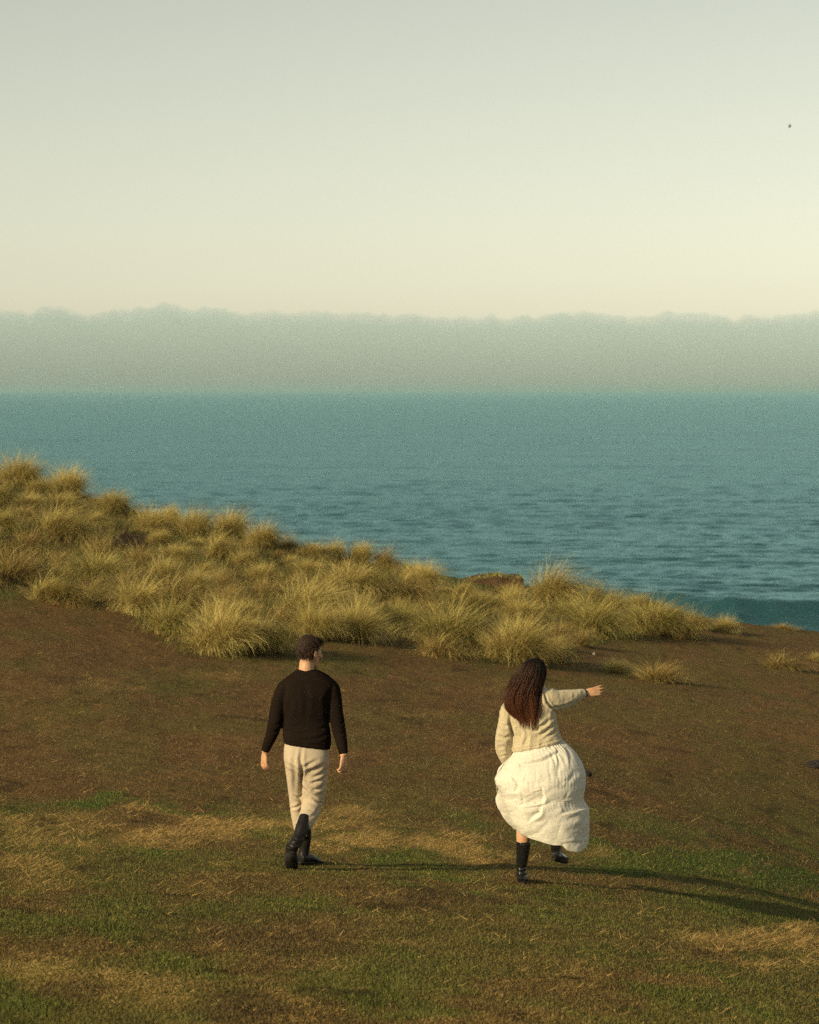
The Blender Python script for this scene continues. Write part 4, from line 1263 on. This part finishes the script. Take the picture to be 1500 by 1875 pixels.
    n_a = fbm(cx / 95. + cy / 210., cy / 70., 3, 421, .5); n_b = fbm(cx / 48. - cy / 120., cy / 40. + cx / 150., 2, 431, .5)
    crease = ((1 - np.abs(2 * n_a - 1) * 1.6).clip(0, 1) ** 2) * .0045 + ((1 - np.abs(2 * n_b - 1) * 1.8).clip(0, 1) ** 2) * .0010
    put_v(me, V + Nn * (g + big - crease * sstep(.12, .3, vv))[:, None])
    SK = [([(330, 884), (470, 872), (590, 838), (670, 790)], 20, .024), ([(470, 822), (560, 802), (640, 752)], 13, .009), ([(612, 800), (645, 890), (652, 1000)], 13, .012), ([(650, 775), (700, 840), (728, 910)], 13, .010), ([(600, 850), (592, 930), (605, 1010)], 11, .007),
          ([(690, 740), (740, 790), (770, 835)], 10, .008), ([(380, 1205), (470, 1190), (545, 1150), (560, 1085)], 30, .034), ([(430, 1222), (530, 1205), (620, 1175)], 17, .018), ([(560, 1110), (600, 1165), (680, 1178)], 18, .012),
          ([(455, 1330), (500, 1275), (545, 1215)], 28, .026), ([(330, 1000), (350, 1040), (340, 1085)], 32, .014), ([(570, 1262), (700, 1250), (820, 1205)], 30, .016), ([(720, 1310), (810, 1270), (885, 1222)], 26, .014), ([(780, 1390), (850, 1310), (885, 1262)], 22, .010),
          ([(690, 1480), (780, 1462), (885, 1458)], 13, .020), ([(660, 1000), (700, 1065), (770, 1085)], 26, .010), ([(720, 1050), (760, 990), (800, 950)], 18, .009), ([(705, 1152), (725, 1130), (735, 1100)], 10, .008), ([(745, 1152), (765, 1130), (780, 1100)], 10, .007),
          ([(430, 930), (420, 1000), (410, 1080)], 10, .005), ([(500, 930), (498, 1010), (480, 1060)], 10, .005), ([(545, 940), (538, 1010), (525, 1080)], 10, .005), ([(400, 1375), (560, 1405), (700, 1395)], 34, .008),
          ([(345, 948), (460, 957), (560, 950), (680, 930), (760, 905)], 3.2, .006), ([(590, 1174), (680, 1178), (800, 1168), (858, 1150)], 3.2, .006)]
    ST = [([(552, 1085), (566, 1145), (550, 1186), (470, 1200), (390, 1206)], 66, .046, -1), ([(540, 1215), (532, 1270), (455, 1320)], 48, .046, -1), ([(650, 796), (545, 850), (430, 876), (370, 882)], 36, .036, 1), ([(700, 1268), (800, 1245), (884, 1222)], 52, .028, 1),
          ([(640, 770), (655, 880), (648, 990)], 26, .014, 1), ([(705, 770), (735, 840), (742, 920)], 26, .012, 1), ([(690, 1478), (780, 1466), (882, 1462)], 22, .016, -1), ([(300, 985), (345, 1040), (335, 1090)], 46, .014, 1)]
    SK = [f for f in SK if f[1] < 30 and f[2] < .02]
    fold_cloth(me, crop, SK, YW, .6, True, ST)
    o = kid('skirt', me, MAT_SKIRT)
    sd = o.modifiers.new('thickness', 'SOLIDIFY'); sd.thickness = .0015; sd.offset = -1

    # boots: one planted under her, the other swinging ahead
    shaft = limb([R(400, 1468, 0, 56, 56), R(399, 1520, 0, 53, 54), R(394, 1590, .005, 46, 50), R(388, 1660, .01, 38, 44), R(386, 1710, .012, 36, 46), R(388, 1748, .012, 38, 50)])
    foot = limb([(*P(388, 1752, -.03), .036, .034), (*P(390, 1748, .02), .040, .044), (*P(396, 1745, .09), .043, .038), (*P(404, 1740, .16), .044, .028), (*P(408, 1735, .21), .034, .020)], ref=(0, 0, 1))
    me = remesh([shaft, foot], .006, 3, 'boot')
    fold_cloth(me, crop, [([(350, 1690), (385, 1700), (425, 1685)], 9, .005), ([(352, 1665), (390, 1672), (428, 1655)], 8, .004), ([(346, 1486), (400, 1492), (455, 1484)], 4, .003)], YW)
    b1 = kid('boot', me, MAT_GLOSS); b1['label'] = 'glossy black boot planted on the grass'
    sole = limb([(*P(386, 1788, -.055), .026, .016), (*P(388, 1786, -.03), .038, .020), (*P(392, 1782, .05), .040, .018), (*P(402, 1772, .15), .046, .014), (*P(408, 1764, .225), .032, .012)], ref=(0, 0, 1))
    kid('sole', remesh([sole], .005, 2, 'sole'), MAT_SOLE, b1)
    shaft = limb([R(640, 1400, .36, 46, 50), R(641, 1480, .38, 43, 48), R(648, 1540, .38, 38, 46), R(660, 1575, .38, 36, 44)])
    foot = limb([(*P(640, 1582, .33), .034, .032), (*P(658, 1580, .38), .040, .040), (*P(682, 1590, .44), .043, .034), (*P(702, 1600, .51), .044, .026), (*P(708, 1606, .55), .030, .018)], ref=(0, 0, 1))
    b2 = kid('boot', remesh([shaft, foot], .006, 3, 'boot'), MAT_GLOSS); b2['label'] = 'glossy black boot swinging forward off the ground under the skirt hem'
    sole = limb([(*P(634, 1602, .31), .026, .016), (*P(646, 1606, .34), .036, .018), (*P(680, 1614, .43), .040, .014), (*P(704, 1624, .52), .044, .012), (*P(712, 1626, .57), .028, .010)], ref=(0, 0, 1))
    kid('sole', remesh([sole], .005, 2, 'sole'), MAT_SOLE, b2)

    # body
    hc = P(484, 222, .025)
    hp, HR = head_parts(hc, math.radians(35), math.radians(-4), size=.88)
    neck = limb([(*P(478, 230, .02), .046, .05), (*P(474, 290, .015), .046, .05), (*P(470, 340, .01), .055, .06), (*P(465, 390, .0), .07, .06)])
    core = lr_loft([(370, 380, 560, 365, .06, .06, 0), (310, 450, 610, 430, .085, .08, 0), (330, 580, 625, 560, .09, .09, 0), (350, 700, 640, 680, .085, .09, 0), (350, 800, 660, 760, .09, .09, 0), (330, 930, 680, 900, .11, .09, 0), (400, 1020, 620, 1010, .06, .06, 0)], P)
    aR = limb([R(560, 395, 0, 50), R(655, 408, .02, 40), R(725, 398, .05, 36), R(810, 378, .10, 28), R(868, 364, .14, 22, 22)])
    aL = limb([R(310, 450, 0, 44), R(270, 570, 0, 40), R(257, 720, .01, 36), R(266, 850, .08, 28), R(280, 905, .12, 22, 22)])
    lL = limb([R(420, 930, 0, 90), R(420, 1100, .03, 76), R(412, 1260, .05, 56), R(405, 1360, .01, 56), R(402, 1430, -.005, 54), R(396, 1520, .0, 46), R(388, 1700, .012, 30)])
    lR = limb([R(590, 930, 0, 90), R(610, 1090, .14, 74), R(625, 1260, .30, 54), R(636, 1400, .36, 44), R(648, 1560, .38, 28)])
    hR = hand_parts(P(866, 366, .14), P(985, 340, .17) - P(866, 366, .14), (.05, -.90, .42), .90, (.10, .16, .26, .34), thumb=-1, spread=.13, thumb_out=.35)
    hL = hand_parts(P(282, 912, .125), P(296, 1000, .15) - P(282, 912, .125), (-.8, -.5, 0), .80, (.6, .65, .7, .8), thumb=1)
    me = remesh(hp + [neck, core, aR, aL, lL, lR] + hR + hL, .0048, 1, 'body')
    body = kid('body', me, MAT_SKIN)
    for sgn in (-1, 1):
        c = hc + HR @ (np.array([sgn * .031, .079, .012]) * .88)
        kid('eye', mesh_plain('eye', ellipsoid(c, (.012, .012, .010), None, 10, 8)), MAT_EYE, body)
    th = np.linspace(0, 2 * math.pi, 24, endpoint=False)
    w0, w1 = P(860, 366, .137), P(874, 363, .143)
    ax = (w1 - w0) / np.linalg.norm(w1 - w0)
    sv = np.cross(ax, (0, 1, 0)); sv /= np.linalg.norm(sv); uv = np.cross(sv, ax)
    ring = [w1 * .4 + w0 * .6 + (np.cos(a) * sv + np.sin(a) * uv) * .027 for a in th]
    tor = []
    for k in range(24):
        tor.append(limb([(*ring[k], .004), (*ring[(k + 1) % 24], .004)], ref=(.3, .4, .8), n=8, res=3))
    kid('hair_tie', mesh_plain('hair_tie', merge(tor)), MAT_BAND)

    # long hair: an inner mass and several hundred locks blown to the left
    env = np.array([  # Lx,Ly,Rx,Ry,depth,dy
        (458, 106, 506, 103, .035, .025), (424, 118, 538, 113, .07, .02), (394, 146, 557, 143, .098, .012), (366, 190, 564, 196, .105, 0), (338, 240, 553, 246, .10, -.02),
        (316, 300, 526, 300, .085, -.05), (294, 360, 502, 355, .065, -.085), (288, 420, 492, 415, .050, -.105), (302, 480, 490, 478, .036, -.118), (345, 535, 486, 540, .024, -.124), (392, 578, 478, 592, .010, -.126)], float)
    rows_ = [(a, b_, c_, d_, e, min(e, .062) if k < 6 else e * .7, f) for k, (a, b_, c_, d_, e, f) in enumerate(env)]
    hm = remesh([lr_loft(rows_[:10], P)], .008, 3, 'hair')
    V = get_v(hm); Nn = get_n(hm); cx, cy = crop(V)
    flowc = cx + (cy - 100) * .18
    put_v(hm, V + Nn * ((fbm(flowc / 13., cy / 160., 3, 501) - .5) * .012)[:, None])
    DKH = np.array([.010, .0055, .0045]); RDH = np.array([.105, .036, .015])
    kx = sstep(250, 600, cy)[:, None]
    set_col(hm, DKH * (1 - kx) + RDH * .35 * kx)
    hair = kid('hair', hm, MAT_HAIR)
    r = np.random.default_rng(8)
    n = 2600; m_ = 16
    E = catmull(np.concatenate([(env[:, 0:1] + env[:, 2:3]) / 2, (env[:, 1:2] + env[:, 3:4]) / 2, env[:, 0:1] * 0, env], 1), 60)[:, 3:]
    paths = np.zeros((n, m_, 3)); fly = [-2.6, -1.4, .4, 1.2, -2.0]
    for k in range(n):
        ck = k % 46; rc = np.random.default_rng(1000 + ck); uc = rc.uniform(0, 1); tc1 = rc.normal(.92, .13)
        u0 = float(np.clip(uc + r.normal(0, .055), 0, 1)); t0 = r.uniform(0, .22); t1 = min(1.12, tc1 + r.normal(0, .05))
        if k < 120: t1 = r.uniform(.35, .7)
        wob = rc.normal(0, .035) + r.normal(0, .012); ph = rc.uniform(0, 6.28); stray = max(0, rc.normal(0.03, .06))
        ang = math.acos(1 - 2 * u0)
        lift = rc.uniform(.98, 1.22) + r.normal(0, .03)
        for i_ in range(m_):
            f = i_ / (m_ - 1); tt = t0 + (t1 - t0) * f
            ee = E[int(min(59, max(0, tt * 59)))]
            uu_ = .5 + (u0 - .5) * (1 + stray * 3 * f) + wob * f * math.sin(ph + f * 3)
            px_ = ee[0] + (ee[2] - ee[0]) * uu_
            py_ = ee[1] + (ee[3] - ee[1]) * uu_ + (max(0, tt - 1) * 420)
            if u0 < .25: px_ -= (f ** 2) * (.25 - u0) * r.uniform(20, 50)
            if u0 > .75: px_ += (f ** 2) * (u0 - .75) * r.uniform(0, 150)
            dep = -ee[4] * math.sin(min(math.pi, max(0, math.acos(1 - 2 * min(1, max(0, uu_)))))) * lift
            if k % 17 == 0:      # flyaways
                px_ += f * f * (r.normal(0, 6) + fly[k % 5] * 26); py_ -= f * f * 10 * abs(fly[k % 5]); dep *= 1 + .25 * f
            paths[k, i_] = P(px_, py_, ee[5] + dep - .004)
    ct = np.array([np.random.default_rng(2000 + k % 46).uniform(.3, 1.8) for k in range(n)])[:, None]
    c0 = DKH * r.uniform(.6, 1.5, n)[:, None]; c1 = RDH * ct * r.uniform(.7, 1.3, n)[:, None]
    v, q_, cc = strands(paths, r.uniform(.0010, .0026, n), c0, c1)
    lm = mesh_from('locks', v, q_, True); set_col(lm, cc)
    o = kid('locks', lm, MAT_HAIR, hair); o['kind'] = 'stuff'
    return root
woman = build_woman()

# ------------------------------------------------------------------ the bird
def build_bird():
    YB = 150.0
    c = ray(1446.5, 231.5, YB); u = YB / F
    root = bpy.data.objects.new('bird', None); COL.objects.link(root); root.location = c
    root['label'] = 'tiny dark bird flying high in the sky at the upper right'; root['category'] = 'bird'
    bpy.context.view_layer.update()
    bm_, nt, b = new_mat('bird_feathers'); b.inputs['Base Color'].default_value = (.03, .045, .04, 1); b.inputs['Roughness'].default_value = .8
    nz = nt.nodes.new('ShaderNodeTexNoise'); nz.inputs['Scale'].default_value = 20
    bpn = nt.nodes.new('ShaderNodeBump'); nt.links.new(nz.outputs[0], bpn.inputs['Height']); nt.links.new(bpn.outputs[0], b.inputs['Normal'])
    body = limb([(*(c + np.array([-2.6, .1, -.6]) * u), .2 * u), (*(c + np.array([-1.4, 0, -.2]) * u), .85 * u), (*(c + np.array([.2, 0, .2]) * u), 1.1 * u), (*(c + np.array([1.5, 0, .7]) * u), .7 * u), (*(c + np.array([2.1, 0, .9]) * u), .55 * u), (*(c + np.array([2.9, 0, .8]) * u), .1 * u)], n=10)
    obj('body', mesh_plain('bird_body', body), bm_, root)
    for s, up in ((-1, 4.2), (1, 3.4)):
        sp = []
        for t, ch in ((0, 1.5), (.35, 1.6), (.7, 1.15), (1, .15)):
            sp.append((*(c + np.array([-.4 * t - .2, s * (t * 4.5 + .3), up * t * (1 - .15 * t) * (1 if s < 0 else -.9) + .3]) * u), ch * u, .16 * u))
        obj('wing', mesh_plain('bird_wing', limb(sp, ref=(0, .5 * s, .85), n=8)), bm_, root)
build_bird()
